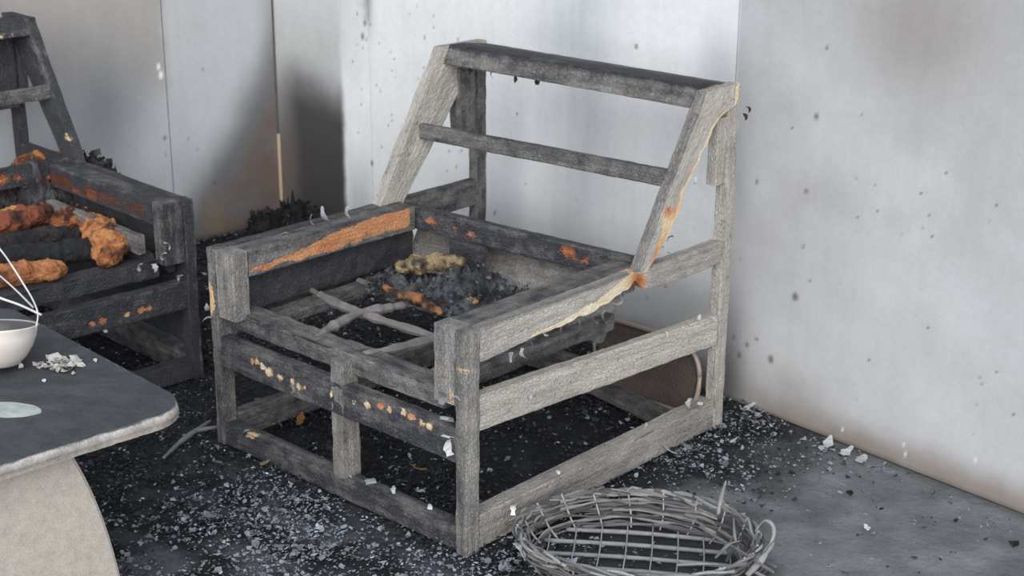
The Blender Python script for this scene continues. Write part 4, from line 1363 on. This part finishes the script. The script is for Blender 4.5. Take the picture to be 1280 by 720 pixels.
def tray_build():
    w, h, r = 0.35, 0.200, 0.085
    pts = []
    for cx, cz, a0 in ((w / 2 - r, h - r, 0), (-w / 2 + r, h - r, PI / 2), (-w / 2 + r, r, PI), (w / 2 - r, r, 1.5 * PI)):
        for k in range(9):
            a = a0 + k * PI / 16
            pts.append((cx + r * math.cos(a), cz + r * math.sin(a)))
    P = np.array(pts)
    n = len(P)
    cen = P.mean(0)
    lean = 0.05
    V, C, F = [], [], []
    for sc, d in ((0.02, 0.0), (0.9, 0.0), (0.90, 0.010), (0.90, 0.012), (0.02, 0.012)):
        q = cen + (P - cen) * sc
        V += [(x, -d + 0.02 + lean * z * 0.6, z + 0.012) for x, z in q]
        C += [(0.10, 0.078, 0.070)] * n
    for i in range(4):
        for j in range(n):
            k = (j + 1) % n
            F.append([i * n + j, (i + 1) * n + j, (i + 1) * n + k, i * n + k])
    V = np.array(V)
    C = np.array(C) * (1 + 0.6 * fbm(V, 20, 99, 3))[:, None]
    link('tray_base', make_mesh('tray_base', V, F, cols=C), FOAMM, tray)
    q = cen + (P - cen) * 0.96
    loop = [(x, 0.006 + lean * z * 0.6, z + 0.014) for x, z in q]
    loop.append(loop[0])
    V, F = tube_arrays(np.array(loop), 0.0065, 8)
    o = link('rim', make_mesh('rim', V, F, True, cols=np.repeat(np.array([[0.25, 0.205, 0.185]]), len(V), 0)), PLASM, tray)
    o['label'] = 'pale rounded rim'


tray_build()
fallen = thing('fallen_board', 'dark charred board lying on the ash under the rear of the middle armchair', 'board', (-0.055, 0.785, 0.006), 0.0)
board('plank', fallen, (-0.60, 0.115, 0.0), (0.60, -0.115, 0.0), (0.010, 0.050, 0.0), (0, 0, 0.036), pale=0.16, chew=0.008)
heap('ash_heap', None, -1.92, 1.142, 0.30, 0.13, 0.200, 0.0, two_tone((0.008, 0.008, 0.009), (0.028, 0.027, 0.029), 22), 1600, 0.014,
     ((0.008, 0.008, 0.009), (0.045, 0.044, 0.046)), -0.12, 'black heap of charred debris in the corner where the walls meet', 'debris', None, 0.45, 26)['kind'] = 'stuff'

# a forked stick and the larger flakes on the floor
stick = thing('stick', 'thin forked grey stick on the black floor between table and middle armchair', 'stick', (-0.90, -0.05, 0.0))
tube('branch', stick, [(0.045, -0.105, 0.008), (0.01, -0.03, 0.014), (-0.01, 0.03, 0.018), (-0.042, 0.10, 0.012)], [0.004, 0.007, 0.006, 0.004], WICKM, (0.13, 0.13, 0.13), 22, 7, 0.3)
tube('fork', stick, [(-0.01, 0.03, 0.018), (0.008, 0.075, 0.018), (0.022, 0.12, 0.010)], [0.005, 0.005, 0.003], WICKM, (0.12, 0.12, 0.12), 14, 7, 0.3)

BIG = [((-0.012, 1.035, 0.004), 0.075, 0.016, (0.70, 0.71, 0.72), 'long white curled strip beside the rear right leg of the middle armchair'),
       ((0.03, 1.045, 0.004), 0.06, 0.012, (0.60, 0.60, 0.60), 'white strip along the foot of the back wall next to the chair'),
       ((0.265, 0.985, 0.003), 0.05, 0.022, (0.52, 0.54, 0.56), 'pale flake at the left of the cluster against the right part of the back wall'),
       ((0.315, 0.975, 0.003), 0.05, 0.026, (0.62, 0.64, 0.66), 'largest pale flake of the cluster against the right part of the back wall'),
       ((0.365, 0.965, 0.003), 0.045, 0.022, (0.48, 0.50, 0.52), 'pale flake at the right of the cluster against the right part of the back wall'),
       ((0.075, 0.845, 0.003), 0.035, 0.016, (0.72, 0.72, 0.72), 'small white flake on the grey floor to the right of the rear leg'),
       ((0.075, 0.74, 0.003), 0.022, 0.014, (0.66, 0.66, 0.66), 'small white crumb on the floor between the basket and the rear leg'),
       ((0.03, 0.715, 0.003), 0.07, 0.020, (0.50, 0.51, 0.53), 'pale crumpled flake against the right bottom rail of the middle armchair'),
       ((0.56, 0.68, 0.003), 0.022, 0.014, (0.66, 0.66, 0.66), 'lone white speck on the open grey floor at the lower right'),
       ((-0.28, 0.15, 0.004), 0.03, 0.018, (0.62, 0.64, 0.66), 'white crumb on the black ash just behind the front bottom rail'),
       ((-0.77, 0.19, 0.006), 0.06, 0.022, (0.34, 0.17, 0.06), 'orange-brown shred on the ash under the left front of the middle armchair'),
       ((-0.356, 0.23, 0.006), 0.07, 0.012, (0.34, 0.20, 0.07), 'orange-brown splinter on the ash under the middle of the armchair'),
       ((-0.66, -0.02, 0.006), 0.035, 0.018, (0.30, 0.22, 0.13), 'brownish chip by the front bottom rail near the left front leg'),
       ((-0.74, -0.075, 0.006), 0.05, 0.016, (0.22, 0.23, 0.24), 'grey curled flake on the floor in front of the left front leg')]
for i, (P, s, w, col, lab) in enumerate(BIG):
    tag(curl('ash_flake', None, (P[0], P[1], P[2] + 0.003), s * 0.85, w, [q * 0.72 for q in col], 600 + i, 0.02, None, 0.0009, 0.8), lab, 'flake', 'larger flakes lying on the floor')


def ash_field():
    n = 190000
    x = rng.uniform(-2.3, 0.95, n)
    y = rng.uniform(-1.0, 1.25, n)
    P = np.stack([x, y, 0 * x], -1)
    cl = fbm(P, 7, 55, 3)
    dens = 0.75 * sst(x, 0.12, -0.05) + 0.02
    dens = np.maximum(dens, 0.85 * np.exp(-((x - 0.04) / 0.10) ** 2) * sst(y, 0.45, 0.62))
    dens = np.maximum(dens, 0.6 * np.exp(-((x - 0.12) / 0.16) ** 2 - ((y - 0.72) / 0.20) ** 2))
    dens = np.maximum(dens, 0.35 * np.exp(-((x - 0.22) / 0.22) ** 2 - ((y - 0.97) / 0.08) ** 2))
    dens = np.maximum(dens, 0.6 * sst(x, 0.45, 0.1) * sst(y, 0.35, 0.1))
    dens *= np.clip(0.75 + 0.8 * cl, 0.05, 1)
    s = (x - CORNER[0]) * NB[0] + (y - CORNER[1]) * NB[1]
    keep = (rng.uniform(0, 1, n) < dens) & (s > 0.012)
    x, y, cl = x[keep], y[keep], cl[keep]
    n = len(x)
    sz = rng.gamma(1.5, 0.0028, n) + 0.003
    sz = np.minimum(sz, 0.026)
    # pale ash gathers in front of the chair, black char stays beneath and beside the table
    light = 0.85 * sst(y, 0.02, -0.08) * sst(x, -0.95, -0.25) + 0.40 * sst(x, -0.08, 0.02) + 0.07
    pick = rng.uniform(0, 1, n) < light
    k = rng.uniform(0, 1, n)
    dark = np.array([0.017, 0.018, 0.022])[None] * (0.35 + 1.9 * k)[:, None]
    pale = np.array([0.23, 0.248, 0.287])[None] * (0.40 + 0.85 * k)[:, None]
    white = np.array([0.48, 0.49, 0.51])[None] * (0.8 + 0.4 * k)[:, None]
    col = np.where(pick[:, None], pale, dark)
    col = np.where((rng.uniform(0, 1, n) < 0.006)[:, None], white, col)
    z = rng.uniform(0.0, 0.012, n) * (cl > -0.1)
    V, F, C = flakes_arrays(np.stack([x, y, z], -1), sz, 0.6, 0.0005, col)
    m2 = rng.uniform(0, 1, n) < 0.22
    k2 = int(m2.sum())
    V2, F2, C2 = flakes_arrays(np.stack([x[m2] + rng.normal(0, .01, k2), y[m2] + rng.normal(0, .01, k2), z[m2] + 0.004], -1), rng.uniform(0.0025, 0.0055, k2), 1.1, 0.0005,
                               col[m2] * 1.15, (1.8, 4.5))
    F = np.vstack([F, F2 + len(V)])
    V = np.vstack([V, V2])
    C = np.vstack([C, C2])
    V[:, 2] = np.maximum(V[:, 2], 0.0003)
    o = link('ash_flakes', make_mesh('ash_flakes', V, F, cols=C), ASHM)
    tag(o, 'loose black and grey ash flakes strewn over the floor around both armchairs', 'ash', None, 'stuff')


ash_field()
